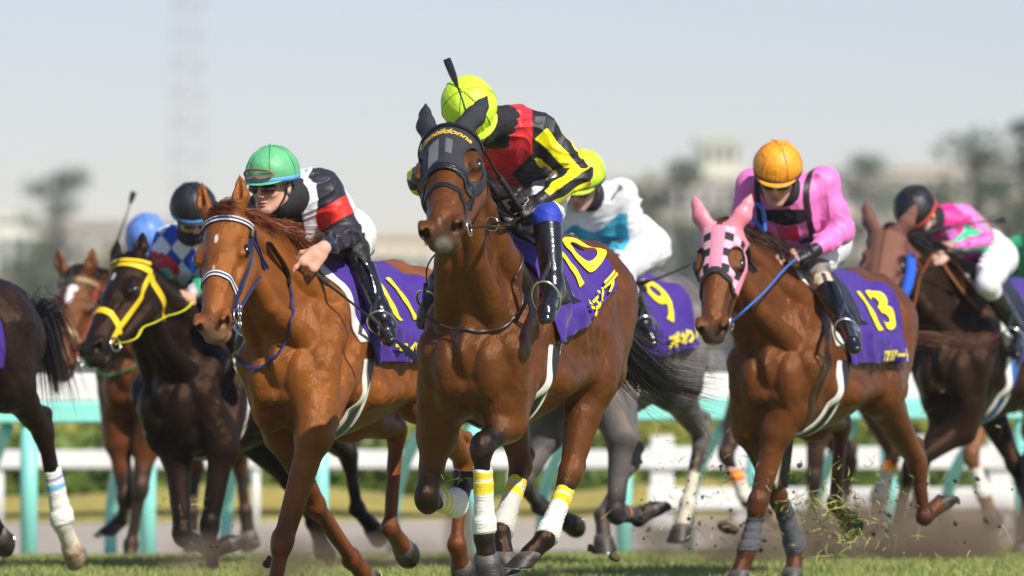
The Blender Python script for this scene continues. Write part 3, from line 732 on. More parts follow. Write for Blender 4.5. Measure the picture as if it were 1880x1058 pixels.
def build_horse(name, label, fr, cfg, group=None):
    root = empty('racehorse', fr.loc, fr.euler)
    tag(root, label, 'horse', 'racehorses galloping down the turf')
    S = Sculpt(); pt = fr.pt; info = dict(root=root, fr=fr)
    S.loft([(a_, b_, c_, d_*cfg.get('slim', .92)) for a_, b_, c_, d_ in TORSO], .03)
    for s in (1, -1):
        S.ell(A(-1.0, s*.12, 1.25), (.26, .13, .27), k=.04)
        S.ell(A(-.72, s*.2, 1.40), (.09, .06, .08), k=.05)
        S.cone(A(.0, s*.09, 1.46), A(.30, s*.135, 1.22), .075, .092, .018); S.cone(A(.28, s*.142, 1.25), A(.40, s*.145, 1.12), .082, .078, .018)
        S.cone(A(-.06, s*.15, 1.28), A(.10, s*.165, 1.0), .105, .080, .014)
        S.cone(A(.30, s*.03, 1.22), A(.47, s*.035, .98), .06, .05, .02)
        for i in range(5): S.cone(A(-.22-.09*i, s*.245, 1.25-.02*i), A(-.30-.09*i, s*.215, .98), .035, .02, .03)
        S.ell(A(.45, s*.082, 1.05), (.09, .076, .14), k=.012); S.ell(A(.36, s*.09, .93), (.11, .08, .11), k=.02)
        S.cone(A(-.12, s*.2, .98), A(-.6, s*.2, 1.0), .07, .06, .04)
    # neck and head
    P = pt(cfg['poll']); L = .60*cfg.get('headk', 1.08)
    mz = cfg['muzzle']; o = fr.to_local(C0); r = nrm(fr.R.T@ray(mz[0], mz[1])); b = np.dot(P-o, r); c2 = np.dot(P-o, P-o)-L*L; disc = b*b-c2
    tip = o+r*(b-(math.sqrt(disc) if disc > 0 else 0)); d = nrm(tip-P); 
    psi = math.radians(cfg['face']); nh = fr.R.T@A(-math.sin(psi), -math.cos(psi), .02)
    h = Head(P-0*d, d, nh); d2 = nrm(tip-(P-h.n*.0)); h = Head(P, d2, nh, cfg.get('headk', 1.08))
    info['head'] = h; h.kw = cfg.get('kw', 1.)
    base = A(.22, 0, 1.24); q = h(.07, 0, -.12); top = h(.0, 0, -.055)
    nb = A(.02, 0, 1.42)
    fl = cfg.get('neckflat', .46); m1 = q*.5+A(.24, 0, 1.27)*.5+A(0, 0, .0)
    nside = nrm(np.cross(nrm(P-A(.1, 0, 1.4)), A(0, 0, 1)) if False else YS)
    S.chain([A(.22, 0, 1.22), m1, q], [.25, .175, .112], .05, nside, fl)
    S.chain([A(.06, 0, 1.40), (A(.06, 0, 1.44)+top)*.5+A(0, 0, cfg.get('crest', .03)), top], [.15, .10, .07], .05, nside, .55)
    for s in (1, -1):   # the muscle below the jugular groove, and the long muscle behind it
        S.chain([A(.36, s*.11, 1.16), A(.40, s*.08, 1.26)*.5+q*.5+A(.04, s*.02, -.08), h(.10, s*.03, -.16)], [.068, .050, .042], .010)
        S.chain([A(.16, s*.09, 1.36), (A(.16, s*.07, 1.36)+q)*.5+A(-.03, 0, .03), h(.02, s*.04, -.07)], [.10, .070, .05], .010)
    head_prims(S, h, cfg['ears'])
    legs = {}
    for key, front, sd in (('FL', 1, 1), ('FR', 1, -1), ('HL', 0, 1), ('HR', 0, -1)):
        js = cfg[key]; J = [pt(x) for x in js]
        if not front and len(J) == 4: J = [A(-1.0, sd*.13, 1.25)]+J
        elif not front: pass
        legs[key] = J
        print(cfg['id'], key, ' '.join('(%.2f,%.2f,%.2f)' % tuple(p) for p in J), 'len', ['%.2f' % np.linalg.norm(J[i+1]-J[i]) for i in range(len(J)-1)])
        leg_prims(S, J, front, sd)
    print(cfg['id'], 'loc', fr.loc, 'poll', P, 'dir', h.d, 'n', h.n)
    info['legs'] = legs
    # tail dock
    tl = [A(-1.22, 0, 1.42)]+[pt(x) for x in cfg['tail']]
    S.chain([tl[0], tl[0]*.6+tl[1]*.4], [.05, .022], .03)
    S.mesh(cfg.get('vox', .0065), .04)
    # muscle and vein relief: a few millimetres along the normal
    V = S.V; N_ = S.grad(V); sc = lambda f, p: np.sin(V[:, 0]*f[0]+p[0]+1.3*np.sin(V[:, 1]*f[1]*.7+V[:, 2]*f[2]*.6+p[1]))*np.sin(V[:, 1]*f[1]+p[1]+1.1*np.sin(V[:, 2]*f[2]*.8+V[:, 0]*f[0]*.5))*np.sin(V[:, 2]*f[2]+p[2]+1.2*np.sin(V[:, 0]*f[0]*.6+V[:, 1]*f[1]*.5))
    body_m = np.clip((V[:, 2]-.75)/.2, .25, 1)*np.clip((.62-V[:, 0])/.2, .3, 1)
    V = V+N_*(body_m*(.0055*sc((19, 22, 15), (1, 2, 3))+.0040*sc((41, 47, 29), (4, 1, 2))+.0016*sc((90, 97, 70), (2, 5, 1))))[:, None]; S.V = V; n = len(V)
    # coat colouring: real markings only
    c = np.tile(np.array(cfg['coat'], float), (n, 1))
    def paint(op, colr, soft, amt=1.):
        d_ = Sculpt.dist(op, V[:, 0], V[:, 1], V[:, 2]); w = np.clip(.5-d_/soft, 0, 1)[:, None]*amt
        c[:] = c*(1-w)+np.array(colr)*w
    pts = cfg.get('points')   # dark lower legs
    if pts is not None:
        for key, J in legs.items():
            a, f, cr = J[-3], J[-2], J[-1]; up = J[-4]; st = (a*.86+up*.14) if key[0] == 'F' else (a*.6+f*.4); rr = .105 if key[0] == 'F' else .085
            paint(('cone', st, f, rr, .08, 0, None, 1, False), pts, .06, cfg.get('ptamt', 1)); paint(('cone', f, cr, .08, .09, 0, None, 1, False), pts, .03, cfg.get('ptamt', 1))
    if 'dapple' in cfg:
        rnd = np.random.RandomState(4)
        for _ in range(260):
            i = rnd.randint(n); paint(('ell', V[i], A(1, 1, 1)*rnd.uniform(.02, .05), np.eye(3), 0, False), cfg['dapple'], .05, rnd.uniform(.2, .6))
    mzc = cfg.get('muzzle_col', (.05, .035, .03))
    paint(('ell', h(.56, 0, -.085), A(.075, .075, .07), h.R, 0, False), mzc, .06, .85)
    for s in (1, -1):
        paint(('ell', h(.556, s*.062*h.kw, -.03), A(.036, .024, .024), h.R, 0, False), (.012, .008, .008), .012)
        paint(('ell', h(.186, s*.115*h.kw, -.050), A(.040, .03, .028), h.R, 0, False), (.012, .008, .008), .015)
    for (x, y, z, a, b_, cc, colr, *so) in cfg.get('marks', []):
        paint(('ell', h(x, y, z), A(a, b_, cc), h.R, 0, False), colr, so[0] if so else .008)
    mc = cfg['mane']
    for key in cfg.get('socks', []):
        J = legs[key]; paint(('cone', J[-3]*.25+J[-2]*.75, J[-1]+nrm(J[-1]-J[-2])*.03, .08, .09, 0, None, 1, False), (.62, .57, .46), .02)
    body = mesh_obj('body', V, S.Q, M('coatd' if sum(cfg['coat']) < .08 else 'coat'), root, col=np.clip(c, 0, 1))
    info['S'] = S; info['body'] = body
    for s in (1, -1):
        eb = Sculpt(); eb.ell(h(.186, s*.100*h.kw, -.044), (.030, .025, .024), h.R)
        eb.mesh(.005, .01, 1); mesh_obj('eye', eb.V, eb.Q, M('eye'), root)
    for key, J in legs.items():
        lt = key in cfg.get('light_hoofs', ()); hoof('hoof', root, J[-2], J[-1], lt, ang=cfg.get('hoofang', 35))
    for key, r0, r1, t0, t1, bands, colr, bulge in cfg.get('wraps', []):
        J = legs[key]; a, b_ = J[-3], J[-2]; leg_wrap(root, a+(b_-a)*t0, a+(b_-a)*t1, r0, r1, bands, colr, bulge)
    # mane: roots along the crest
    rnd = random.Random(cfg['id'].__hash__() % 100 if False else sum(map(ord, cfg['id'])))
    if cfg.get('mane_n', 0):
        cr = catmull([h(-.02, 0, -.01), h(-.08, 0, -.03), (A(.06, 0, 1.50)+h(-.03, 0, 0))*.5+A(0, 0, .06), A(.10, 0, 1.56)], 60)
        hang = nrm(cfg.get('mane_dir', A(-.3, .5, -.6))); ln = cfg.get('mane_len', .22)
        roots = []
        for i in range(int(cfg['mane_n']*1.4)):
            t = rnd.random()**1.0; p = cr[int(t*59)]+A(rnd.gauss(0, .012), rnd.gauss(0, .012), 0)
            roots.append(p)
        roots = S.push(S.cast(np.array(roots)+A(0, 0, .25), np.array(roots)-A(0, 0, .15), .001), .0005)
        def tips(r, rn):
            l = ln*rn.uniform(.5, 1.15); v = nrm(hang+A(rn.gauss(0, .22), rn.gauss(0, .22), rn.gauss(0, .16)))
            p1 = r+A(0, 0, .015)+v*l*.25; p2 = r+v*l*.65+A(rn.gauss(0, .015), rn.gauss(0, .015), -.01); p3 = r+v*l+A(rn.gauss(0, .03), rn.gauss(0, .03), -.05*l)
            return S.push(np.array([r, p1, p2, p3]), .006)
        strands('mane', roots, tips, M('hair'), root, mc, w0=.0021, seed=3, jitter=.2)
        if cfg.get('forelock', 1):
            roots = [h(rnd.uniform(-.03, .03), rnd.gauss(0, .022), .012) for _ in range(cfg['mane_n']//4)]; fd = cfg.get('fore_dir', (.5, .0, .25))
            def tips2(r, rn):
                l = rn.uniform(.07, .12); v = h.R@nrm(A(*fd)+A(rn.gauss(0, .08), rn.gauss(0, .14), rn.gauss(0, .05)))
                return S.push(np.array([r, r+h.n*.02+v*l*.4, r+v*l*.8, r+v*l-h.n*.01]), .006)
            strands('forelock', roots, tips2, M('hair'), root, mc, w0=.0022, seed=5)
    # tail
    nt_ = cfg.get('tail_n', 500)
    if nt_:
        roots = [tl[0]+A(-.02+rnd.gauss(0, .012), rnd.gauss(0, .018), rnd.gauss(0, .012)) for _ in range(nt_)]; sp = cfg.get('tail_spread', .10)
        def tips3(r, rn):
            e = nrm(A(rn.gauss(0, 1), rn.gauss(0, 1), rn.gauss(0, 1)))*abs(rn.gauss(0, 1))**1.3*sp; l = rn.uniform(.45, 1.08); out = [r]; m_ = len(tl)
            path = catmull([r]+tl[1:], 12); k_ = max(3, int(11*l))
            out = []
            for i in range(0, min(k_, 12)):
                f = i/11; out.append(path[i]+e*(f**.8)*1.0+A(0, 0, math.sin(f*5+e[0]*40)*.012))
            return np.array(out[::2] if len(out) > 6 else out)
        strands('tail', roots, tips3, M('hair'), root, cfg.get('tail_col', mc), w0=cfg.get('tail_w', .003), seg=12, seed=9)
    return info

# ------------------------------------------------------------------ tack
def ring_pts(S, x, th, off, zc=1.15, R=.62, lean=0.):
    """point on the barrel at station x, angle th (0 = top, 90 = left side)"""
    x = np.asarray(x, float); th = np.asarray(th, float); a = np.radians(th)
    xx = x+lean*np.abs(th)/90
    P0 = np.stack([xx, R*np.sin(a), zc+R*np.cos(a)], -1); P1 = np.stack([xx, 0*a, zc+0*a], -1)
    return S.cast(P0, P1, off)
def patch(name, S, parent, m, xs, ths, off, lean=0., colfn=None, shape=None, thick=.006, flare=None):
    """cloth laid over the barrel"""
    X, T = np.meshgrid(xs, ths, indexing='ij'); X0, T0 = X, T
    if shape: X, T = shape(X, T)
    P = ring_pts(S, X, T, off, lean=lean)
    if flare is not None: P = flare(P, X, T)
    nx, ny = X.shape; G = np.cross(np.gradient(P, axis=0), np.gradient(P, axis=1)); G /= np.linalg.norm(G, axis=-1, keepdims=True)+1e-9
    cen = np.stack([P[..., 0], 0*P[..., 1], 0*P[..., 2]+1.15], -1); sgn = np.sign(((P-cen)*G).sum(-1, keepdims=True)); G *= sgn
    V = np.concatenate([(P).reshape(-1, 3), (P-G*thick).reshape(-1, 3)]); n = nx*ny; idx = np.arange(n).reshape(nx, ny)
    a, b, c, d = idx[:-1, :-1].ravel(), idx[1:, :-1].ravel(), idx[1:, 1:].ravel(), idx[:-1, 1:].ravel()
    Q = [np.stack([a, b, c, d], 1), np.stack([a+n, d+n, c+n, b+n], 1)]
    for e in (idx[0, :], idx[-1, :], idx[:, 0], idx[:, -1]): Q.append(np.stack([e[:-1], e[1:], e[1:]+n, e[:-1]+n], 1))
    col = None
    if colfn: col = np.array([colfn(x, t) for x, t in zip(X0.ravel(), T0.ravel())]*2)
    o = mesh_obj(name, V, np.concatenate(Q), m, parent, col=col)
    return o, (X, T, P, G)
def text_mesh(txt, size, cell=.02, bold=.0, shear=0.):
    """flat text as (verts 2D, faces), cut into small cells so it can be draped"""
    import bmesh
    cu = bpy.data.curves.new('t', 'FONT'); cu.body = txt; cu.size = size; cu.offset = bold; cu.shear = shear; cu.align_x = 'CENTER'; cu.align_y = 'CENTER'; cu.resolution_u = 6
    ob = bpy.data.objects.new('t', cu); COL.objects.link(ob); bpy.context.view_layer.update()
    dg = bpy.context.evaluated_depsgraph_get(); me = bpy.data.meshes.new_from_object(ob.evaluated_get(dg))
    bm = bmesh.new(); bm.from_mesh(me); xs = [v.co.x for v in bm.verts]; ys = [v.co.y for v in bm.verts]
    if not xs: return [], []
    for ax, vals in ((0, xs), (1, ys)):
        q = min(vals)+cell
        while q < max(vals):
            n = [0, 0, 0]; n[ax] = 1; co = [0, 0, 0]; co[ax] = q
            bmesh.ops.bisect_plane(bm, geom=bm.verts[:]+bm.edges[:]+bm.faces[:], plane_co=co, plane_no=n, dist=1e-5); q += cell
    V = [(v.co.x, v.co.y) for v in bm.verts]; bm.verts.index_update(); Fc = [tuple(v.index for v in f.verts) for f in bm.faces]
    bm.free(); bpy.data.meshes.remove(me); bpy.data.objects.remove(ob); bpy.data.curves.remove(cu)
    return V, Fc
def drape(name, S, parent, m, txt, size, x0, th0, off, wide=1., slant=0., lean=0., bold=.004, flare=None, rad=.40, wall=None, shape=None):
    V, Fc = text_mesh(txt, size, bold=bold)
    if not V: return
    V = np.array(V); X = x0-V[:, 0]*wide-V[:, 1]*slant; T = th0-np.degrees(V[:, 1]/rad)
    if shape: X, T = shape(X, T)
    P = ring_pts(S, X, T, off, lean=lean)
    if flare is not None: P = flare(P, X, T)
    return mesh_obj(name, P, Fc, m, parent)

def head_surface(S, h, hx, ang, off, cz=-.075):
    """point on the head: station hx along the face, angle around it (0 = forehead, 90 = left cheek)"""
    hx = np.asarray(hx, float); a = np.radians(np.asarray(ang, float)); R = .24
    P0 = h.arr(np.stack([hx, R*np.sin(a), cz+R*np.cos(a)], -1)); P1 = h.arr(np.stack([hx, 0*a, cz+0*a], -1))
    return S.cast(P0, P1, off)
def head_strap(name, S, h, path, width, m, parent, off=.003, thick=.005, colfn=None, n=48, cz=-.075):
    """path: [(hx, angle)]"""
    C = catmull(np.array([(p[0], p[1]/200, 0) for p in path]), n); P = head_surface(S, h, C[:, 0], C[:, 1]*200, off, cz)
    for _ in range(2): P[1:-1] = P[1:-1]*.5+(P[:-2]+P[2:])*.25
    N_ = S.grad(P)
    return ribbon(name, P, N_, width, thick, m, parent, colfn)
def bit_ring(S, h, parent, sd, hx=.475, hz=-.10, r=.034):
    c = h(hx, sd*.066*getattr(h, 'kw', 1.), hz)
    P = [c+h.R@A(math.cos(a)*r, sd*.006, math.sin(a)*r) for a in np.linspace(0, 2*math.pi, 25)[:-1]]
    return c, tube('bit_ring', P, .0045, M('metal'), parent, 6, closed=True)
def hood_top(info, hd, ears, colr, infl=.0065, m=None):
    S2 = Sculpt(); h = info['head']; ear_prims(S2, h, ears, infl); S2.ell(h(.045, 0, -.062), A(.105, .108, .090)*h.k, h.R, .02); S2.cut(h(.06, 0, 0), h.d); S2.mesh(.0055, .02)
    mesh_obj('ear_cover', S2.V, S2.Q, m or M('hood'), hd, col=np.tile(colr, (len(S2.V), 1)))
def bridle(info, m, col=None, nose_x=.36, brow=True, noseband=True, crop=False, wn=.022, wc=.018, colfn=None, cheekm=None, drop=False):
    S, h, root = info['S'], info['head'], info['root']
    b = head_strap('bridle', S, h, [(.03, -98), (.07, -125), (.09, -155), (.095, 180-360), (.09, -205), (.07, -235), (.03, -262)], wc, cheekm or m, root, colfn=None if not col else (lambda t, q: col))
    for sd in (1, -1):
        head_strap('cheekpiece', S, h, [(.04, sd*100), (.10, sd*99), (.25, sd*100), (.40, sd*98), (.465, sd*100)], wc, cheekm or m, b, colfn=None if not col else (lambda t, q: col), n=36)
        head_strap('throat_lash', S, h, [(.03, sd*108), (.05, sd*125), (.07, sd*150), (.09, sd*178)], .014, cheekm or m, b, colfn=None if not col else (lambda t, q: col), n=24, off=.008)
        c, o = bit_ring(S, h, b, sd); info['bit%d' % sd] = c
    if brow: head_strap('browband', S, h, [(.03, -100), (.05, -55), (.06, 0), (.05, 55), (.03, 100)], wn, m, b, colfn=colfn)
    if noseband: head_strap('noseband', S, h, [(nose_x+.05, -118), (nose_x+.02, -75), (nose_x-.01, 0), (nose_x+.02, 75), (nose_x+.05, 118)], wn, m, b, colfn=colfn)
    if drop: head_strap('noseband', S, h, [(nose_x+.10, -125), (nose_x+.04, -80), (nose_x+.0, -30), (nose_x, 0), (nose_x, 30), (nose_x+.04, 80), (nose_x+.1, 125)], .016, m, b, colfn=colfn, off=.006)
    info['bridle'] = b
    return b
def head_patch(name, S, h, parent, m, hx0, hx1, amax, inside, colfn, off=.006, n=70, cz=-.075):
    xs = np.linspace(hx0, hx1, n); an = np.linspace(-amax, amax, int(n*1.3)); X, T = np.meshgrid(xs, an, indexing='ij')
    P = head_surface(S, h, X, T, off, cz)
    for _ in range(2): P[1:-1, 1:-1] = (P[:-2, 1:-1]+P[2:, 1:-1]+P[1:-1, :-2]+P[1:-1, 2:])*.2+P[1:-1, 1:-1]*.2
    idx = np.arange(P.shape[0]*P.shape[1]).reshape(P.shape[:2]); Fc = []
    for i in range(len(xs)-1):
        for j in range(len(an)-1):
            if inside((xs[i]+xs[i+1])/2, (an[j]+an[j+1])/2): Fc.append((idx[i, j], idx[i+1, j], idx[i+1, j+1], idx[i, j+1]))
    V = P.reshape(-1, 3); used = np.unique(np.array(Fc)); mp = -np.ones(len(V), int); mp[used] = np.arange(len(used))
    cl = np.array([colfn(x, a) for x, a in zip(X.ravel(), T.ravel())])[used]
    o = mesh_obj(name, V[used], mp[np.array(Fc)], m, parent, col=cl)
    md = o.modifiers.new('thickness', 'SOLIDIFY'); md.thickness = .004; md.offset = 0
    return o

def waves(P, X, T):
    a = np.radians(T); out = np.stack([0*a, np.sin(a), np.cos(a)], -1)
    w_ = np.clip((np.abs(T)-30)/55, 0, 1)**1.3*(.010*np.sin(X*17+T*.05)+.006*np.sin(X*41-T*.03+1)+.007*np.clip((X+.1)/.2, -1, 1)**2)+.0015*np.sin(X*60+T*.35)
    return P+out*(w_+.010*np.clip((np.abs(T)-30)/55, 0, 1))[..., None]
def cloth_set(info, num, name_txt, gx0=.0, shape=None, gend=266, bshift=.05,  x_num=-.43, th_num=52, size=.30, x_txt=-.42, th_txt=88, tsize=.085, flare=None, front=.14, rear=-.66, thmax=98, lean=-.06, pad=True, pad_col=(.8, .79, .74), girth_cols=((.8, .78, .7), (.02, .02, .025)), wide=.85, twide=1., slant=0.):
    S, root = info['S'], info['root']; flare = flare or waves
    cl, _ = patch('saddle_cloth', S, root, M('cloth'), np.linspace(front, rear, 60), np.linspace(-thmax, thmax, 90), .016, lean=lean, flare=flare, shape=shape)
    if num: drape('cloth_number', S, cl, M('number'), num, size, x_num, th_num, .024, wide, slant, lean, .007, flare, shape=shape)
    if name_txt: drape('cloth_lettering', S, cl, M('number'), name_txt, tsize, x_txt, th_txt, .036, twide, 0, lean, .005, flare, shape=shape)
    if pad: patch('saddle_pad', S, root, M('strap'), np.linspace(front+.055, front-.05, 6), np.linspace(-78, 78, 60), .011, lean=lean*1.0, colfn=lambda x, t: pad_col, thick=.01)
    g0, g1 = girth_cols
    def gcol(x, t): return g0 if abs(x-GX) > .040 else g1
    GX = gx0
    lst = np.r_[np.linspace(94, gend, 70)]
    gx = np.array([GX+.072, GX+.041, GX+.039, GX-.039, GX-.041, GX-.072])
    patch('girth', S, root, M('strap'), gx, lst, .010, lean=0, colfn=gcol, thick=.008, shape=lambda X, T: (X+bshift*np.clip(1-np.abs(T-180)/86, 0, 1)**.7, T))
    # saddle: small racing saddle, with a seat and flaps
    sd = Sculpt(); sd.ell(A(-.20, 0, 1.60), (.20, .10, .045), k=.03); sd.ell(A(-.02, 0, 1.625), (.05, .08, .05), k=.04); sd.ell(A(-.38, 0, 1.60), (.05, .12, .045), k=.04)
    sd.mesh(.01, .03); so = mesh_obj('saddle', sd.V, sd.Q, M('leather'), root)
    patch('saddle_flap', S, so, M('leather'), np.linspace(-.0, -.24, 14), np.linspace(-62, 62, 40), .024, lean=.02)
    return cl
# ------------------------------------------------------------------ the horses
BAY = (.105, .034, .008); BLACK = (.006, .005, .005)
YEL, WHI = (.85, .62, .02), (.80, .78, .71)
H = {}
fr = Frame(918, 432, 30.0, 16.5, 2.5)
H['10'] = build_horse('h10', 'bay racehorse in a black mesh hood and cloth number 10, leading at the centre', fr, dict(id='h10',
    poll=('x', 820, 240, .72), muzzle=(803, 424), face=12, headk=1.12, kw=1.13, ears=[(-.90, .55, .12), (-.97, -.12, .15), .15],
    FL=[('x', 930, 775, .36), ('x', 884, 822, .56), ('x', 888, 985, .53), ('x', 893, 1018, .53)],
    FR=[('x', 802, 800, .26), ('x', 782, 920, .30), ('x', 838, 930, .04), ('x', 850, 892, -.04)],
    HL=[A(-.62, .2, .96), ('x', 1048, 868, -.45), ('x', 1000, 988, -.25), ('x', 972, 1018, -.20)],
    HR=[A(-.66, -.2, .96), ('x', 957, 855, -.66), ('x', 918, 975, -.40), ('x', 925, 1015, -.37)],
    tail=[A(-1.34, .02, 1.22), ('x', 1165, 672, -1.45), ('x', 1225, 705, -1.7), ('x', 1310, 722, -2.0)],
    coat=BAY, points=BLACK, mane=(.012, .01, .009), muzzle_col=(.045, .035, .032), light_hoofs=(),
    marks=[(.115, -.055, .0, .028, .02, .03, (.75, .72, .68)), (.595, .0, -.085, .040, .034, .050, (.20, .165, .135), .022), (.545, .0, -.005, .030, .008, .012, (.36, .30, .25), .012)],
    wraps=[('FL', .043, .050, .22, .98, [(.05, .16, YEL), (.24, .36, YEL)], WHI, .010), ('FR', .042, .05, .3, 1.08, [(.12, .2, YEL), (.3, .38, YEL)], WHI, .01),
           ('HL', .043, .052, .20, 1.0, [(.06, .16, YEL), (.24, .34, YEL)], WHI, .010), ('HR', .043, .052, .15, 1.0, [(.08, .18, YEL), (.26, .36, YEL)], (.6, .57, .5), .01)],
    mane_n=500, mane_len=.12, tail_n=4200, tail_spread=.085, tail_w=.0022, forelock=0))
I = H['10']; S_, h_, R_ = I['S'], I['head'], I['root']
# hood of black mesh, ears in black covers
def hood_in(x, a):
    ea = abs(a); 
    if x > .34-.0022*max(ea-8, 0)+(.10 if ea > 60 else 0)*0 and ea < 62: return x < .245+.0012*max(ea-10, 0)
    if ((x-.185)/.078)**2+((ea-72)/27)**2 < 1: return False
    if x > .245+.0012*max(ea-10, 0): return False
    return True
hd = head_patch('hood', S_, h_, R_, M('hood'), .02, .33, 128, hood_in, lambda x, a: (.022, .022, .028), off=.008)
hood_top(I, hd, [(-.90, .55, .12), (-.97, -.12, .15), .16], (.02, .022, .03))
bridle(I, M('leather'), brow=True, wn=.024, wc=.02)
head_strap('noseband', S_, h_, [(.33, -110), (.28, -70), (.26, -20), (.26, 20), (.28, 70), (.33, 110)], .020, M('leather'), I['bridle'], off=.010)
head_strap('hood_hem', S_, h_, [(.30, -88), (.262, -45), (.245, 0), (.262, 45), (.30, 88)], .016, M('leather'), hd, off=.010)
head_strap('rolled_edge', S_, h_, [(.05, -92), (.035, -45), (.03, 0), (.035, 45), (.05, 92)], .02, M('leather'), hd, off=.014)
V, Fc = text_mesh('Gentildonna', .036, .008, .0007, .5); V = np.array(V)
P = head_surface(S_, h_, .070-V[:, 1]*1.0+.55*(V[:, 0])**2*4, np.degrees(V[:, 0]/.095), .013); mesh_obj('hood_lettering', P, Fc, mat('gold_thread', (.8, .5, .05), rough=.5), hd)
V_, F_ = [], []
for s in (-1, 1):
    for i in range(11):
        for j in range(12):
            x = .105+j*.010+i*.002; y = s*.012+s*i*.0034
            if s > 0 and (i > 5 or j > 7): continue
            P = head_surface(S_, h_, np.array([x, x+.007]), np.degrees(np.array([y, y+.0035])/.095), .0125); v, f = tube_geo(P, .0008, 4, len(V_)); V_ += v; F_ += f
mesh_obj('hood_mesh_lines', V_, F_, mat('white_mesh', (.7, .7, .72), rough=.5), hd)
cloth_set(I, '10', 'ジェンテ', x_num=-.50, th_num=42, size=.42, x_txt=-.43, th_txt=82, tsize=.10, wide=1.25, twide=1.1, thmax=92, girth_cols=((.8, .78, .7), (.02, .02, .025)), pad=False, slant=.2, gx0=.06, shape=lambda X, T: (X, T*(1-.36*np.clip((.02-X)/.66, 0, 1))))

def jk10(V, J, fr):
    n = len(V); c = np.tile((.50, .015, .018), (n, 1)); RED = (.62, .02, .03); BLK = (.014, .014, .018); YE = (.92, .82, .0)
    c[:] = RED
    ch, ne, pe = J['chest'], J['neck'], J['pelvis']
    P = (V-ne)@fr.R.T; dx, dz = P[:, 0], P[:, 2]
    c[(dx < .012) & (dz > -.10)] = BLK; c[(dx > .105) & (dz > -.16)] = BLK
    c[(np.abs(dx-.11)/.09+np.abs(dz+.20)/.085) < 1] = BLK; c[dz < -.27] = BLK; c[(V-pe)@nrm(ne-pe) < .2] = BLK
    for s in 'LR':
        sg = 1 if s == 'L' else -1
        sh, el, wr = J['sh'+s], J['el'+s], J['wr'+s]; ref = fr.R.T@A(0, -1, .25)
        t1, x1, y1, r1 = armc(V, sh, el, ref); t2, x2, y2, r2 = armc(V, el, wr, ref)
        d1 = Sculpt.dist(('cone', sh, el, .01, .01, 0, None, 1, False), *V.T); d2 = Sculpt.dist(('cone', el, wr, .01, .01, 0, None, 1, False), *V.T)
        arm = (np.minimum(d1, d2) < .085) & (((V-sh)@nrm(A(0, sg, 0)) > -.012) | (d2 < d1)) & ((t1 > .02) | (d2 < d1))
        u = np.where(d1 < d2, np.arctan2(y1, x1), np.arctan2(y2, x2)); stripe = (np.sin(u*4+1.0) > 0)
        c[arm & stripe] = YE; c[arm & ~stripe] = BLK
        c[arm & (t2 > .86) & (d2 < d1)] = BLK
    return c
def br10(V, J, fr):
    c = np.tile((.78, .78, .82), (len(V), 1))
    for s in 'LR':
        d = Sculpt.dist(('cone', J['kn'+s], J['an'+s], .13, .13, 0, None, 1, False), *V.T); c[(d < 0) & ((V-J['kn'+s])@nrm(J['hip'+s]-J['kn'+s]) < .07)] = (.015, .04, .42)
    return c
jf = fr
jo = build_jockey('lime capped jockey in red and black silks with yellow striped sleeves', fr, dict(id='j10',
    head=('x', 868, 212, .28), fw=((.28, -.55, -.78), (-.22, -.80, .52)), neck=('x', 930, 228, .13), chest=('x', 945, 262, -.02), pelvis=('x', 975, 330, -.42),
    shL=('x', 990, 243, .03), elL=('x', 1062, 322, -.02), wrL=('x', 990, 372, .17), shR=('x', 855, 285, .05), elR=('x', 775, 330, .0), wrR=('x', 912, 358, .22),
    hipL=('x', 1000, 345, -.38), knL=('y', 1004, 402, .26), anL=('y', 1014, 522, .31), toL=('y', 1000, 560, .33),
    knR=('y', 840, 440, -.22), anR=('y', 806, 520, -.27), toR=('y', 782, 568, -.30),
    handL=dict(ww=(-.8, -.35, -.35), nn=(.3, -.8, .5)), handR=dict(ww=(.85, -.4, .1), nn=(0, -.5, .8)),
    jacket=jk10, breeches=br10, cap=(.62, .87, .04), mask=1, lens=(.35, .33, .02), boot_top=.12))

rein('rein', R_, [I['bit1'], h_(.42, .20, -.16), fr.pt(('x', 905, 408, .52)), fr.pt(('x', 930, 412, .40)), fr.pt(('x', 952, 400, .28))], fr, M('leather'), .024, S=S_)
rein('rein', R_, [fr.pt(('x', 880, 318, .50)), fr.pt(('x', 905, 352, .40)), fr.pt(('x', 935, 392, .30)), fr.pt(('x', 950, 392, .27))], fr, M('leather'), .020)
rein('rein', R_, [fr.pt(('x', 890, 372, .45)), fr.pt(('x', 920, 392, .36)), fr.pt(('x', 950, 402, .27))], fr, M('leather'), .020)
rein('rein', R_, [fr.pt(('x', 780, 520, .47)), fr.pt(('x', 782, 578, .50)), fr.pt(('x', 840, 606, .52)), fr.pt(('x', 900, 606, .48)), fr.pt(('x', 952, 575, .40)), fr.pt(('x', 957, 535, .34)), fr.pt(('x', 930, 480, .24)), fr.pt(('x', 905, 440, .2))], fr, mat('rein_leather', (.03, .015, .011), rough=.4), .013, S=S_, n=70)
c_ = h_(.50, .10, -.13); tube('martingale_ring', [fr.pt(('x', 903, 412, .5))+A(0, math.cos(a)*.028, math.sin(a)*.028) for a in np.linspace(0, 6.28, 21)[:-1]], .0035, M('metal'), R_, 6, closed=True)
w_ = [at(956, 384, 29.70), at(922, 332, 29.55), at(902, 300, 29.46), at(862, 222, 29.40), at(846, 175, 29.42), at(820, 108, 29.5)]
whip('black and red riding whip held upright over the lime cap', w_, cols=(14, 18, (.6, .02, .02)))
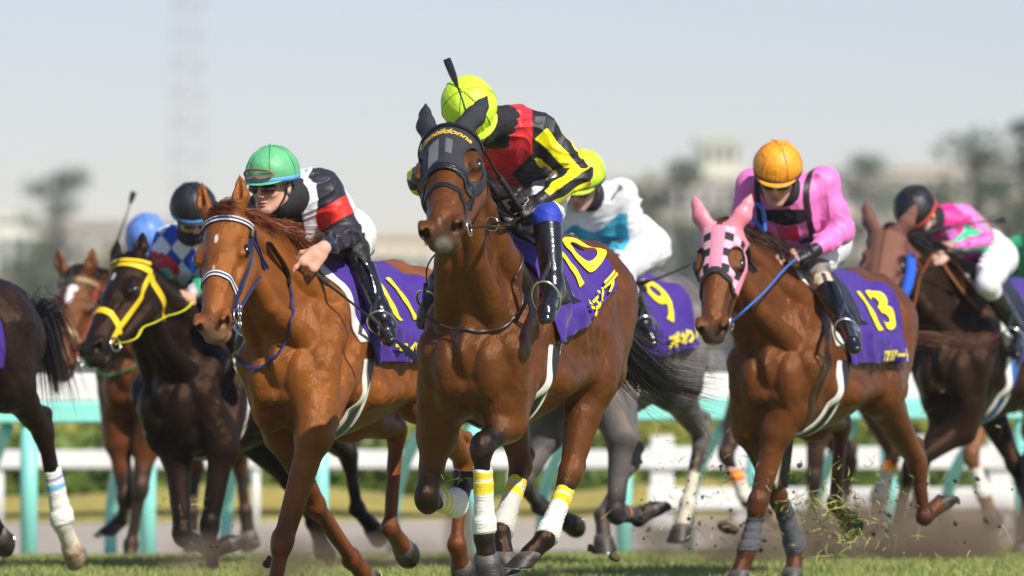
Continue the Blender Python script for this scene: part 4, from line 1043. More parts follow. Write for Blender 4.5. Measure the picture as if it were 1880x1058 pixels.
# ------------------------------------------------------------------ horse 11 (chestnut)
CHEST = (.225, .071, .012)
fr = Frame(586, 470, 31.8, 19, 1.0)
J_, NAVY = None, (.012, .018, .075)
H['11'] = build_horse('h11', 'bright chestnut racehorse with a navy and white bridle and cloth number 11', fr, dict(id='h11',
    poll=('x', 408, 390, .80), muzzle=(380, 604), face=19, ears=[(-.90, .12, .38), (-.90, -.12, .38), .145],
    FL=[('y', 577, 800, .16), ('x', 518, 998, .62), ('x', 500, 1100, .70), ('x', 490, 1132, .74)],
    FR=[('y', 520, 800, -.14), ('y', 580, 930, -.12), ('y', 645, 1028, -.10), ('y', 668, 1055, -.08)],
    HR=[('y', 640, 765, -.17), ('y', 728, 790, -.13), ('y', 716, 970, -.12), ('y', 738, 1003, -.12)],
    HL=[A(-.72, .2, .95), ('y', 852, 845, .15), ('y', 838, 1000, .15), ('y', 846, 1035, .15)],
    tail=[A(-1.45, 0, 1.36), A(-1.75, .0, 1.2), A(-2.0, .1, 1.1)],
    coat=CHEST, points=(.09, .025, .012), ptamt=.5, mane=(.20, .055, .018), muzzle_col=(.22, .13, .09),
    marks=[(.155, .0, .02, .022, .007, .05, (.75, .70, .62)), (.30, .0, .02, .016, .003, .05, (.7, .6, .5)), (.575, 0, -.115, .03, .03, .02, (.42, .33, .22))],
    mane_n=1000, mane_len=.14, mane_dir=A(-.45, .65, -.25), fore_dir=(.25, .45, .35), tail_n=500, tail_spread=.1))
I = H['11']; S_, h_, R_ = I['S'], I['head'], I['root']
stripe = lambda t, q: (.85, .85, .85) if abs(abs(q)-.72) < .22 else NAVY
bridle(I, M('strap'), col=NAVY, colfn=stripe, nose_x=.335, wn=.030, wc=.018)
head_strap('head_collar', S_, h_, [(.08, 98), (.2, 112), (.32, 106), (.44, 96)], .016, M('strap'), I['bridle'], off=.010, colfn=lambda t, q: NAVY)
head_strap('buckle', S_, h_, [(.055, 92), (.085, 94)], .026, mat('brass', (.8, .55, .15), rough=.3, metal=1.), I['bridle'], off=.012, n=6)
for q in (.43, .46, .50): 
    c_ = h_(q, .072, -.09-.3*(q-.43)); tube('chain_link', [c_+h_.R@A(math.cos(a)*.020, .01, math.sin(a)*.013) for a in np.linspace(0, 6.28, 17)[:-1]], .0035, M('metal'), I['bridle'], 6, closed=True)
cloth_set(I, '11', 'アイアローズ', x_num=-.33, th_num=46, size=.36, x_txt=-.34, th_txt=88, tsize=.085, wide=.95, lean=-.07, pad_col=(.74, .73, .70), gx0=.06, gend=180, bshift=0., girth_cols=((.78, .75, .66), (.13, .14, .15)))
def jk11(V, J, fr):
    n = len(V); BLK = (.022, .02, .03); RED = (.78, .03, .02); c = np.tile((.80, .80, .81), (n, 1)); ne, pe, ch = J['neck'], J['pelvis'], J['chest']
    lat = V[:, 1]-ch[1]; ax = nrm(ne-pe); t = (V-ne)@ax
    c[(np.abs(lat) < .035) & (V[:, 2] < ch[2]+.03)] = (.03, .03, .03)
    for s in 'LR':
        sg = 1 if s == 'L' else -1; sh, el, wr = J['sh'+s], J['el'+s], J['wr'+s]; 
        t1, x1, y1, r1 = armc(V, sh, el, A(0, 0, 1))
        d1 = Sculpt.dist(('cone', sh, el, .01, .01, 0, None, 1, False), *V.T); d2 = Sculpt.dist(('cone', el, wr, .01, .01, 0, None, 1, False), *V.T)
        arm = (np.minimum(d1, d2) < .088) & (((V-sh)@A(0, sg, 0) > -.03) | (d2 < d1)); c[arm] = BLK
        c[arm & (t1 > .36) & (t1 < .72) & (d1 <= d2+.01)] = RED
        t2 = armc(V, el, wr, A(0, 0, 1))[0]; c[arm & (t2 > .8) & (d2 < d1)] = (.012, .016, .05)
    back = (lat > .12) & (np.abs(lat) < .2) & (V[:, 2] > ch[2]+.05); 
    return c
def br11(V, J, fr):
    c = np.tile((.72, .71, .66), (len(V), 1))
    for s in 'LR':
        d = Sculpt.dist(('cone', J['kn'+s], J['an'+s], .13, .13, 0, None, 1, False), *V.T); c[(d < 0) & ((V-J['kn'+s])@nrm(J['hip'+s]-J['kn'+s]) < .03)] = (.006, .006, .007)
    return c
build_jockey('green capped jockey in white and black silks with one bare pointing hand', fr, dict(id='j11',
    head=('x', 499, 340, .44), fw=((-.50, -.86, -.16), (-.05, -.14, .98)), neck=('x', 546, 356, .22), chest=('x', 562, 370, .10), drape=('x', 545, 432, .16), pelvis=('x', 628, 432, -.22),
    shL=('x', 590, 345, .15), elL=('x', 638, 428, .12), wrL=('x', 592, 458, .36), shR=('x', 486, 385, .20), elR=('x', 468, 435, .22), wrR=('x', 508, 462, .30),
    hipL=('x', 640, 438, -.22), knL=('x', 652, 462, -.02), anL=('y', 698, 575, .30), toL=('y', 704, 603, .34), knR=('y', 500, 470, -.25), anR=('y', 460, 590, -.3), toR=('y', 450, 615, -.33),
    handL=dict(ww=(-.62, -.35, -.72), nn=(.25, -.9, .35), point=0, curl=(60, 80, 50), sc=1.15), bare='L', skin=(.66, .36, .25), halfglove=0,
    jacket=jk11, breeches=br11, cap=(.13, .47, .21), strap=(.12, .38, .80), strapz=-.004, cap_goggles=(.32, .09, .03), lens=(.05, .01, .008), boot_top=.28, vox=.0036))
whip('long black whip slanting past the boot of the green capped jockey', [at(538, 466, 31.52), at(600, 520, 31.47), at(690, 592, 31.36), at(768, 662, 31.3)])
rein('rein', R_, [I['bit1'], fr.pt(('x', 452, 548, .95)), fr.pt(('x', 478, 508, .75))], fr, mat('navy_web', (.02, .03, .12), rough=.6), .018, S=S_)
rein('rein', R_, on_skin(fr, S_, [(494, 445), (505, 462), (520, 485), (528, 505), (530, 522)], .016), fr, M('leather'), .030, S=S_)
rein('neck_strap', R_, on_skin(fr, S_, [(530, 520), (535, 555), (533, 590), (525, 625), (508, 652), (488, 670), (464, 676), (445, 668), (434, 655)]), fr, mat('navy_web', (.02, .03, .12)), .016, S=S_)
# ------------------------------------------------------------------ horse 13
fr = Frame(1466, 488, 34.5, 18.5, 1.5)
H['13'] = build_horse('h13', 'bay racehorse in a pink and black checked hood with cloth number 13', fr, dict(id='h13',
    poll=('x', 1323, 416, .78), muzzle=(1302, 612), face=13, headk=1.02, ears=[(-.80, .48, .36), (-.84, -.38, .36), .15],
    FL=[('x', 1426, 790, .42), ('x', 1391, 928, .50), ('x', 1370, 1015, .52), ('x', 1358, 1050, .56)],
    FR=[('y', 1378, 790, -.14), ('y', 1430, 915, -.09), ('y', 1460, 1012, -.07), ('y', 1456, 1046, -.07)],
    HR=[('y', 1490, 765, -.17), ('y', 1545, 780, -.13), ('y', 1533, 925, -.12), ('y', 1556, 952, -.12)],
    HL=[A(-.66, .2, .96), ('x', 1684, 850, -1.12), ('x', 1697, 950, -1.15), ('x', 1722, 930, -1.24)],
    tail=[A(-1.36, 0, 1.25), ('x', 1720, 625, -1.45), ('x', 1790, 632, -1.6), ('x', 1860, 600, -1.8)],
    coat=(.125, .040, .010), points=(.055, .018, .012), ptamt=.6, mane=(.05, .02, .012), muzzle_col=(.06, .05, .045),
    marks=[(.57, 0, -.10, .04, .04, .03, (.40, .34, .25))],
    wraps=[('FL', .046, .054, .12, 1.0, [(.08, .14, (.03, .03, .05)), (.2, .26, (.03, .03, .05))], (.11, .11, .13), .008), ('FR', .046, .054, .12, 1.0, [(.08, .14, (.03, .03, .05)), (.2, .26, (.03, .03, .05))], (.10, .10, .12), .008)],
    mane_n=700, mane_len=.15, mane_dir=A(-.4, .5, -.4), tail_n=1100, tail_spread=.03, tail_w=.0012, tail_col=(.10, .035, .015), forelock=0))
I = H['13']; S_, h_, R_ = I['S'], I['head'], I['root']
PK, BK = (.86, .30, .42), (.02, .015, .018)
def hood13(x, a):
    ea = abs(a); 
    if ((x-.175)/.062)**2+((ea-64)/30)**2 < 1: return False
    return x < .275+.0009*max(ea-10, 0) and not (x < .0 and ea < 0)
def hc13(x, a):
    lo = .275+.0009*max(abs(a)-10, 0)
    if x > lo-.03: return BK
    if abs(a) < 17: return PK
    ea = abs(a)
    rim = ((x-.175)/.072)**2+((ea-64)/35)**2
    if rim < 1: return BK
    k = int((x+.07)/.042) % 2; j = int((ea+8)/24) % 2
    return BK if (k and j) else ((.90, .50, .58) if (k or j) else PK)
hd = head_patch('hood', S_, h_, R_, M('hood'), .02, .34, 110, hood13, hc13, off=.008, n=110)
hood_top(I, hd, [(-.80, .48, .36), (-.84, -.38, .36), .16], (.84, .26, .32), .006, mat('ear_satin', vcol=True, rough=.4))
bridle(I, M('leather'), noseband=False, wn=.018, wc=.018)
head_strap('cheek_ribbon', S_, h_, [(.12, 88), (.24, 92), (.33, 92)], .030, mat('pink_satin', (.85, .30, .40), rough=.35), I['bridle'], off=.012)
cloth_set(I, '13', 'リアルアート', x_num=-.44, th_num=52, size=.36, x_txt=-.42, th_txt=92, tsize=.070, gx0=.06, wide=.95, lean=-.07, twide=.72)
def jk13(V, J, fr):
    n = len(V); c = np.tile((.84, .20, .55), (n, 1)); ch, ne, pe = J['chest'], J['neck'], J['pelvis']; ax = nrm(ne-pe)
    lat = V[:, 1]-ch[1]; q = (V-ch)@ax
    front = V[:, 2] < ch[2]+.02
    dd = np.maximum(np.abs(np.abs(lat)-.065)/.03, np.abs(q+.03)/.028); c[front & (dd < 1)] = (.015, .012, .014)
    dd = np.maximum(np.abs(lat)/.05, np.abs(q-.04)/.045); c[front & (dd < 1)] = (.72, .03, .10); c[front & (q > .09) & (np.abs(lat) < .10)] = (.02, .012, .016)
    for s in 'LR':
        sg = 1 if s == 'L' else -1; u = (V-J['sh'+s])@A(0, sg, 0); m_ = (np.abs(u+.045) < .014) & (V[:, 2] > ch[2]-.12); c[m_] = (.02, .01, .015)
    return c
def br13(V, J, fr):
    c = np.tile((.76, .76, .80), (len(V), 1))
    for s in 'LR':
        k, a_ = J['kn'+s], J['an'+s]; ax = nrm(a_-k); t = (V-k)@ax; d = np.linalg.norm(V-k-np.outer(t, ax), axis=1)
        c[(t > -.01) & (d < .12)] = (.22, .19, .16); c[(t > .075) & (d < .12)] = (.62, .50, .36)
    return c
build_jockey('jockey in an orange cap, dark goggles and pink silks on horse 13', fr, dict(id='j13',
    head=('x', 1427, 325, .34), fw=((-.12, -.86, -.48), (.02, -.42, .9)), neck=('x', 1455, 352, .18), chest=('x', 1458, 392, .06), pelvis=('x', 1500, 435, -.24),
    shL=('x', 1512, 338, .08), elL=('x', 1545, 425, .06), wrL=('x', 1492, 462, .24), shR=('x', 1382, 342, .14), elR=('x', 1362, 420, .16), wrR=('x', 1400, 462, .30),
    hipL=('x', 1520, 445, -.22), knL=('x', 1498, 494, .12), anL=('y', 1548, 592, .31), toL=('y', 1560, 622, .40), knR=('y', 1405, 478, -.25), anR=('y', 1372, 590, -.3), toR=('y', 1362, 610, -.33),
    handL=dict(ww=(-.85, -.3, -.2), nn=(.1, -.7, .65)), halfglove=1, skin=(.60, .32, .22),
    jacket=jk13, breeches=br13, cap=(.92, .36, .02), strap=(.06, .02, .015), strapz=-.010, lens=(.03, .01, .012), boot_top=.40, eyelets=1))
rein('rein', R_, [I['bit1'], fr.pt(('x', 1372, 566, .98)), fr.pt(('x', 1405, 535, .80)), fr.pt(('x', 1440, 495, .55)), fr.pt(('x', 1464, 474, .28))], fr, mat('blue_rubber', (.05, .18, .62), rough=.6, bump=[(60, .5, 2, (1, 1, 1))]), .030, S=S_)
rein('rein', R_, [fr.pt(('x', 1345, 500, .52)), fr.pt(('x', 1388, 488, .40)), fr.pt(('x', 1402, 430, .30)), fr.pt(('x', 1382, 400, .32)), fr.pt(('x', 1386, 375, .33)), fr.pt(('x', 1402, 392, .33)), fr.pt(('x', 1403, 470, .34)), fr.pt(('x', 1398, 512, .35))], fr, mat('blue_web', (.05, .20, .70), rough=.5), .020, flat=.4)
rein('rein', R_, [fr.pt(('x', 1390, 392, .33)), fr.pt(('x', 1430, 420, .28)), fr.pt(('x', 1446, 460, .26))], fr, M('leather'), .018)
# ------------------------------------------------------------------ horse 9 (grey)
fr = Frame(1085, 492, 36.5, 20, 1.5)
H['9'] = build_horse('h9', 'dappled grey racehorse with cloth number 9 behind the leader', fr, dict(id='h9', vox=.009,
    poll=('x', 990, 430, .78), muzzle=(965, 620), face=15, ears=[(-.88, .2, .38), (-.88, -.2, .38)],
    FL=[('x', 1140, 800, .38), ('x', 1130, 945, .40), ('x', 1172, 952, .12), ('x', 1192, 940, .05)],
    FR=[('x', 1005, 800, .32), ('x', 960, 890, .45), ('x', 990, 930, .25), ('x', 1035, 955, .10)],
    HL=[A(-.66, .2, .96), ('x', 1288, 800, -1.02), ('x', 1262, 925, -.85), ('x', 1252, 965, -.80)],
    HR=[A(-.62, -.2, .94), ('x', 1160, 845, -.80), ('x', 1105, 945, -.55), ('x', 1108, 985, -.5)],
    tail=[A(-1.4, 0, 1.35), A(-1.7, 0, 1.1), A(-1.9, .05, .95)],
    coat=(.13, .118, .115), points=(.035, .032, .033), dapple=(.26, .235, .225), mane=(.05, .045, .045), muzzle_col=(.03, .03, .03), socks=('HL',),
    wraps=[('FL', .036, .038, .3, .6, [(.3, .7, (.35, .18, .05))], (.05, .045, .045), .0), ('HL', .038, .04, .12, .35, [(.2, .5, (.35, .18, .05))], (.12, .11, .10), .0)],
    mane_n=250, tail_n=300, forelock=0))
I = H['9']; S_, h_, R_ = I['S'], I['head'], I['root']
bridle(I, M('leather'))
cloth_set(I, '9', 'スギオクノ', x_num=-.44, th_num=46, size=.46, x_txt=-.42, th_txt=86, tsize=.095, wide=1.15, gx0=.06, shape=lambda X, T: (X, T*(1-.12*np.clip((.02-X)/.66, 0, 1))))
def jk9(V, J, fr):
    c = np.tile((.80, .80, .83), (len(V), 1)); ch, ne, pe = J['chest'], J['neck'], J['pelvis']; ax = nrm(ne-pe); q = (V-ch)@ax; lat = V[:, 1]-ch[1]
    m_ = (V[:, 2] < ch[2]+.02) & (np.abs(q-.02-.25*np.abs(lat)) < .06) | (q < -.19); m_ &= np.abs(lat) < .17
    c[m_] = (.05, .38, .55); return c
build_jockey('lime capped jockey in plain white silks with a blue band, riding the grey', fr, dict(id='j9',
    head=('x', 1068, 338, .34), fw=((-.30, -.80, -.50), (.0, -.40, .9)), neck=('x', 1095, 362, .18), chest=('x', 1105, 400, .05), pelvis=('x', 1160, 440, -.24),
    shL=('x', 1140, 358, .12), elL=('x', 1172, 462, .05), wrL=('x', 1112, 470, .26), shR=('x', 1045, 372, .16), elR=('x', 1015, 440, .15), wrR=('x', 1060, 470, .28),
    knL=('y', 1140, 500, .26), anL=('y', 1180, 590, .30), toL=('y', 1190, 612, .36),
    jacket=jk9, cap=(.62, .87, .04), strap=(.02, .02, .02), strapz=-.006, hair=(.09, .025, .012), lens=(.05, .045, .03), skin=(.62, .36, .27), boot_top=.45, vox=.006))
rein('rein', R_, [I['bit1'], fr.pt(('x', 1040, 520, .5)), fr.pt(('x', 1108, 472, .3))], fr, M('leather'), .018)
whip('thin black whip held level over the cloth numbered 9', [at(1150, 524, 36.0), at(1200, 514, 35.8), at(1250, 494, 35.6), at(1300, 474, 35.5)])

# ------------------------------------------------------------------ dark brown horse, yellow bridle
fr = Frame(385, 548, 36.5, 26, 2.5)
H['dark'] = build_horse('hd', 'dark brown racehorse with a bright yellow bridle beside the chestnut', fr, dict(id='hd', vox=.0085,
    poll=('x', 232, 478, .80), muzzle=(148, 648), face=40, crest=-.05, ears=[(-.85, .1, .30), (-.85, -.1, .30), .13],
    FL=[('x', 408, 822, .34), ('x', 385, 968, .42), ('x', 392, 1075, .40), ('x', 388, 1100, .46)],
    FR=[('x', 325, 835, .34), ('x', 335, 985, .42), ('x', 388, 1015, .12), ('x', 415, 1002, .02)],
    HL=[A(-.66, .2, .94), ('y', 640, 835, .15), ('y', 655, 935, .15), ('y', 682, 968, .15)],
    HR=[A(-.62, -.2, .92), ('y', 530, 880, -.13), ('y', 575, 960, -.12), ('y', 590, 1000, -.12)],
    tail=[A(-1.4, 0, 1.3), A(-1.7, 0, 1.1), A(-1.9, .05, .95)],
    coat=(.014, .0075, .0055), points=(.007, .006, .006), mane=(.008, .007, .007), muzzle_col=(.03, .026, .025),
    marks=[(.13, .0, .02, .022, .012, .05, (.55, .52, .50))], mane_n=350, mane_len=.08, mane_dir=A(-.3, .3, .1), tail_n=300))
I = H['dark']; S_, h_, R_ = I['S'], I['head'], I['root']; YB = (.85, .58, .01)
bridle(I, M('strap'), col=YB, colfn=lambda t, q: YB, nose_x=.35, wn=.036, wc=.026)
for i in range(24):
    t = -78+i*6.8; p = head_surface(S_, h_, A(.05-.00001*t*t*.7), A(t), .010)[0]; e_ = Sculpt(); e_.ell(p, (.013, .013, .013)); e_.mesh(.005, .01, 0); mesh_obj('braid', e_.V, e_.Q, M('strap'), I['bridle'], col=np.tile(YB, (len(e_.V), 1)))
rein('rein', R_, [I['bit1'], h_(.44, .15, -.13)]+on_skin(fr, S_, [(262, 602), (285, 592)], .03)+[fr.pt(('x', 322, 572, .42))], fr, mat('yellow_rein', (.75, .68, .03), rough=.5), .022, S=S_)
cloth_set(I, '', '', gx0=.06)
def jkd(V, J, fr):
    BL, WH = (.015, .07, .50), (.78, .80, .84); c = np.zeros((len(V), 3)); P = V@fr.R.T
    k = (np.floor(P[:, 0]/.105+P[:, 2]/.13)+np.floor(P[:, 0]/.105-P[:, 2]/.13)).astype(int) % 2
    c[:] = BL; c[k == 0] = WH
    for s in 'LR':
        d = Sculpt.dist(('cone', J['el'+s]*.7+J['sh'+s]*.3, J['wr'+s]*.8+J['el'+s]*.2, .08, .08, 0, None, 1, False), *V.T); c[d < 0] = (.62, .02, .04)
        d = Sculpt.dist(('cone', J['el'+s]*.55+J['wr'+s]*.45, J['wr'+s]*.6+J['el'+s]*.4, .07, .07, 0, None, 1, False), *V.T); c[d < 0] = (.05, .50, .22)
        d = Sculpt.dist(('cone', J['wr'+s], J['wr'+s], .05, .05, 0, None, 1, False), *V.T); c[d < 0] = WH
    return c
build_jockey('jockey in a black cap with blue and white diamond silks on the yellow bridled horse', fr, dict(id='jd',
    head=('x', 356, 398, .36), fw=((.15, -.86, -.45), (-.05, -.35, .93)), neck=('x', 350, 432, .20), chest=('x', 345, 470, .10), pelvis=('x', 395, 495, -.22),
    shL=('x', 395, 440, .14), elL=('x', 395, 520, .20), wrL=('x', 352, 538, .28), shR=('x', 312, 445, .18), elR=('x', 288, 502, .25), wrR=('x', 318, 540, .36),
    knL=('y', 400, 560, .26), anL=('y', 440, 640, .31), toL=('y', 450, 665, .36), handR=dict(ww=(.7, -.5, -.4), nn=(-.2, -.8, .5)), gloves=0, skin=(.68, .38, .26),
    jacket=jkd, cap=(.016, .018, .022), strap=(.10, .35, .75), strapz=-.012, lens=(.02, .015, .015), mask=1, vox=.0055))
whip('black whip rising behind the plain blue cap', [at(204, 466, 40.6), at(216, 440, 40.5), at(232, 395, 40.4), at(246, 352, 40.4)])

# ------------------------------------------------------------------ bay horse with a white star, red and green bridle
fr = Frame(300, 530, 41, 22, 1.5)
H['star'] = build_horse('hs', 'bay racehorse with a white star and red browband, furthest back on the left', fr, dict(id='hs', vox=.0095,
    poll=('x', 138, 500, .78), muzzle=(104, 685), face=16, ears=[(-.88, .2, .38), (-.88, -.25, .38), .13],
    FL=[('x', 268, 820, .36), ('x', 258, 900, .45), ('x', 240, 1000, .48), ('x', 238, 1030, .52)],
    FR=[('x', 218, 812, .36), ('x', 232, 918, .40), ('x', 222, 955, .22), ('x', 208, 968, .26)],
    HL=[A(-.66, .2, .94), ('x', 440, 850, -1.0), ('x', 450, 940, -1.0), ('x', 455, 975, -1.0)],
    HR=[A(-.62, -.2, .92), ('x', 360, 860, -.9), ('x', 350, 940, -.8), ('x', 352, 975, -.8)],
    tail=[A(-1.4, 0, 1.3), A(-1.7, 0, 1.1), A(-1.9, .05, .95)],
    coat=(.108, .033, .009), points=(.03, .02, .016), mane=(.012, .009, .009), muzzle_col=(.10, .06, .05),
    marks=[(.155, .0, .02, .045, .020, .06, (.8, .78, .75)), (.11, .012, .02, .02, .03, .06, (.8, .78, .75))], mane_n=400, mane_len=.12, tail_n=200))
I = H['star']; S_, h_, R_ = I['S'], I['head'], I['root']; RG = lambda t, q: (.70, .05, .03) if abs(q) < .55 else (.05, .30, .12)
bridle(I, M('strap'), col=(.40, .07, .04), colfn=RG, nose_x=.36, wn=.030)
rein('rein', R_, [I['bit1'], fr.pt(('x', 195, 690, .55)), fr.pt(('x', 235, 680, .50)), fr.pt(('x', 262, 640, .40)), fr.pt(('x', 270, 560, .3))], fr, mat('green_rein', (.03, .30, .12), rough=.6), .024, S=S_)
cloth_set(I, '', '', gx0=.06)
build_jockey('jockey in a plain blue cap, mostly hidden behind the dark horse', fr, dict(id='js',
    head=('x', 268, 447, .34), fw=((-.2, -.72, -.66), (.0, -.66, .75)), neck=('x', 285, 470, .18), chest=('x', 292, 495, .05), pelvis=('x', 320, 500, -.36),
    shL=('x', 322, 475, .1), elL=('x', 340, 535, .05), wrL=('x', 300, 550, .25), shR=('x', 250, 480, .1), elR=('x', 232, 530, .1), wrR=('x', 265, 550, .27),
    jacket=lambda V, J, fr: np.tile((.10, .02, .03), (len(V), 1)), cap=(.13, .27, .66), strap=(.16, .42, .85), strapz=-.004, mask=1, vox=.006))

# ------------------------------------------------------------------ dark bay on the right in a brown hood
fr = Frame(1790, 505, 39.5, 24, 1.5)
H['right'] = build_horse('hr', 'dark bay racehorse in a brown hood with a blue cheek roll, at the right', fr, dict(id='hr', vox=.009,
    poll=('x', 1628, 424, .80), muzzle=(1594, 600), face=15, headk=1.04, ears=[(-.82, .48, .36), (-.84, -.40, .36), .15],
    FL=[('x', 1765, 790, .36), ('x', 1672, 855, .62), ('x', 1642, 985, .50), ('x', 1626, 1008, .54)],
    FR=[('x', 1735, 770, .34), ('x', 1690, 850, .45), ('x', 1682, 930, .30), ('x', 1676, 952, .30)],
    HL=[A(-.66, .2, .94), ('x', 1890, 850, -.55), ('x', 1880, 960, -.3), ('x', 1876, 1000, -.28)],
    HR=[A(-.62, -.2, .92), ('x', 1862, 850, -.6), ('x', 1888, 930, -.5), ('x', 1880, 1000, -.5)],
    tail=[A(-1.4, 0, 1.3), A(-1.7, 0, 1.1), A(-1.9, .05, .95)],
    coat=(.022, .011, .007), points=(.008, .007, .007), mane=(.010, .008, .008), muzzle_col=(.05, .035, .03), mane_n=700, mane_len=.16, mane_dir=A(-.3, .55, -.3), tail_n=200, forelock=0))
I = H['right']; S_, h_, R_ = I['S'], I['head'], I['root']; BR = (.22, .085, .05)
def hoodr(x, a):
    ea = abs(a)
    return ((x-.18)/.048)**2+((ea-74)/26)**2 > 1 and x < .33+.0006*ea
hd = head_patch('hood', S_, h_, R_, M('hood'), .02, .40, 125, hoodr, lambda x, a: (.10, .035, .022) if abs(a) < 4 or x > .33 else BR, off=.008, n=80)
hood_top(I, hd, [(-.82, .48, .36), (-.84, -.40, .36), .16], (.20, .075, .05))
bridle(I, M('brown'), noseband=False, wn=.018)
tube('cheek_roll', catmull([h_(.09, .125, -.08), h_(.2, .138, -.09), h_(.34, .128, -.10)], 12), [.022, .027, .03, .031, .031, .031, .031, .031, .031, .03, .027, .022], mat('blue_fleece', (.02, .11, .58), rough=.9, bump=[(80, .8, 2, (1, 1, 1))]), I['bridle'], 12)
rein('rein', R_, [I['bit1'], h_(.42, .17, -.12)]+on_skin(fr, S_, [(1688, 510), (1700, 488), (1712, 465)], .03), fr, M('brown'), .024, S=S_)
rein('rein', R_, on_skin(fr, S_, [(1722, 468), (1738, 495), (1756, 520), (1775, 545), (1792, 562), (1808, 572)], .022), fr, mat('tan_rein', (.42, .13, .03), rough=.6), .030, S=S_)
rein('rein', R_, on_skin(fr, S_, [(1745, 478), (1762, 494), (1778, 515), (1792, 540), (1806, 572)], .03), fr, M('brown'), .022, S=S_)
cloth_set(I, '12', '', x_num=-.40, th_num=50, gx0=.06, girth_cols=((.8, .78, .7), (.03, .14, .42)))
def jkr(V, J, fr):
    c = np.tile((.78, .025, .26), (len(V), 1)); 
    for s in 'LR':
        sh, el, wr = J['sh'+s], J['el'+s], J['wr'+s]; ref = fr.R.T@A(0, -1, .3)
        t1, x1, y1, _ = armc(V, sh, el, ref); t2, x2, y2, _ = armc(V, el, wr, ref)
        d1 = Sculpt.dist(('cone', sh, el, .01, .01, 0, None, 1, False), *V.T); d2 = Sculpt.dist(('cone', el, wr, .01, .01, 0, None, 1, False), *V.T)
        arm = np.minimum(d1, d2) < .08; u = np.where(d1 < d2, np.arctan2(y1, x1), np.arctan2(y2, x2)); w_ = np.sin(u*3)
        c[arm & (w_ > .35)] = (.04, .60, .32); c[arm & (w_ < -.35)] = (.72, .22, .62)
    return c
build_jockey('jockey in a black cap with a red band and magenta silks at the right', fr, dict(id='jr',
    head=('x', 1686, 397, .40), fw=((-.25, -.62, -.75), (-.40, -.50, .72)), neck=('x', 1722, 405, .24), chest=('x', 1752, 425, .08), pelvis=('x', 1802, 460, -.18),
    shL=('x', 1765, 402, .14), elL=('x', 1800, 440, .08), wrL=('x', 1745, 452, .30), shR=('x', 1690, 425, .22), elR=('x', 1660, 470, .25), wrR=('x', 1705, 470, .42),
    knL=('y', 1812, 522, .26), anL=('y', 1868, 605, .30), toL=('y', 1862, 636, .38),
    handL=dict(ww=(-.75, -.5, -.3), nn=(.1, -.7, .65)), gloves=0, skin=(.66, .40, .30), jacket=jkr, cap=(.014, .015, .018), strap=(.75, .06, .03), strapz=-.006, mask=1, lens=(.06, .07, .02), boot_top=.2, vox=.0055))
whip('black whip pointing right across the magenta silks', [at(1702, 428, 38.7), at(1750, 416, 38.7), at(1800, 408, 38.75), at(1846, 403, 38.8)])

# ------------------------------------------------------------------ horse hidden behind number 13
fr = Frame(1462, 520, 42.5, 20, 1.5)
H['mid'] = build_horse('hm', 'dark brown racehorse with orange banded legs, hidden behind horse 13', fr, dict(id='hm', vox=.011,
    neckflat=.4, poll=('x', 1375, 455, .76), muzzle=(1360, 620), face=18, ears=[(-.88, .2, .38), (-.88, -.2, .38), .12],
    FR=[('x', 1352, 785, .34), ('x', 1332, 835, .50), ('x', 1372, 920, .45), ('x', 1410, 945, .35)],
    FL=[('x', 1500, 790, .30), ('x', 1495, 880, .32), ('x', 1490, 955, .30), ('x', 1488, 975, .30)],
    HL=[A(-.66, .2, .94), ('x', 1640, 835, -1.0), ('x', 1612, 915, -.9), ('x', 1608, 948, -.88)],
    HR=[A(-.62, -.2, .92), ('x', 1560, 850, -1.0), ('x', 1545, 940, -.95), ('x', 1550, 965, -.95)],
    tail=[A(-1.4, 0, 1.3), A(-1.7, 0, 1.1), A(-1.9, .05, .95)],
    coat=(.075, .038, .026), points=(.03, .02, .018), mane=(.012, .009, .009), mane_n=150, tail_n=150, light_hoofs=('HL', 'FR'),
    wraps=[('FR', .046, .054, .25, 1.0, [(.06, .18, (.85, .12, .04)), (.18, .26, (.9, .55, .03)), (.26, .36, (.85, .12, .04))], (.72, .66, .55), .01), ('HL', .05, .058, .15, 1.05, [(.06, .18, (.85, .12, .04)), (.2, .28, (.9, .45, .03))], (.74, .68, .58), .012)]))
# ------------------------------------------------------------------ light bay and green rider at the right edge
fr = Frame(1915, 520, 43, 20, 1.5)
H['edge'] = build_horse('he', 'light bay racehorse with white leg wraps, cut by the right edge', fr, dict(id='he', vox=.011,
    poll=('x', 1812, 600, .60), muzzle=(1790, 740), face=18, ears=[(-.88, .2, .38), (-.88, -.2, .38), .12],
    FR=[('x', 1800, 770, .34), ('x', 1782, 838, .50), ('x', 1806, 912, .42), ('x', 1815, 935, .42)],
    FL=[('x', 1900, 790, .30), ('x', 1905, 880, .32), ('x', 1910, 955, .30), ('x', 1910, 975, .30)],
    HL=[A(-.66, .2, .94), ('x', 2040, 835, -1.0), ('x', 2012, 915, -.9), ('x', 2008, 948, -.88)],
    HR=[A(-.62, -.2, .92), ('x', 1960, 850, -1.0), ('x', 1945, 940, -.95), ('x', 1950, 965, -.95)],
    tail=[A(-1.4, 0, 1.3), A(-1.7, 0, 1.1), A(-1.9, .05, .95)],
    coat=(.26, .11, .05), points=(.18, .08, .04), ptamt=.5, mane=(.05, .02, .01), mane_n=150, tail_n=150,
    wraps=[('FR', .044, .052, .12, 1.0, [(.06, .14, (.6, .1, .1))], (.72, .70, .66), .01)]))
def jke(V, J, fr):
    c = np.tile((.03, .42, .16), (len(V), 1)); d = np.abs(V[:, 2]-J['chest'][2]+.13) < .03; c[d] = (.75, .62, .03); c[np.abs(V[:, 1]-J['chest'][1]) > .2] = (.8, .2, .45); return c
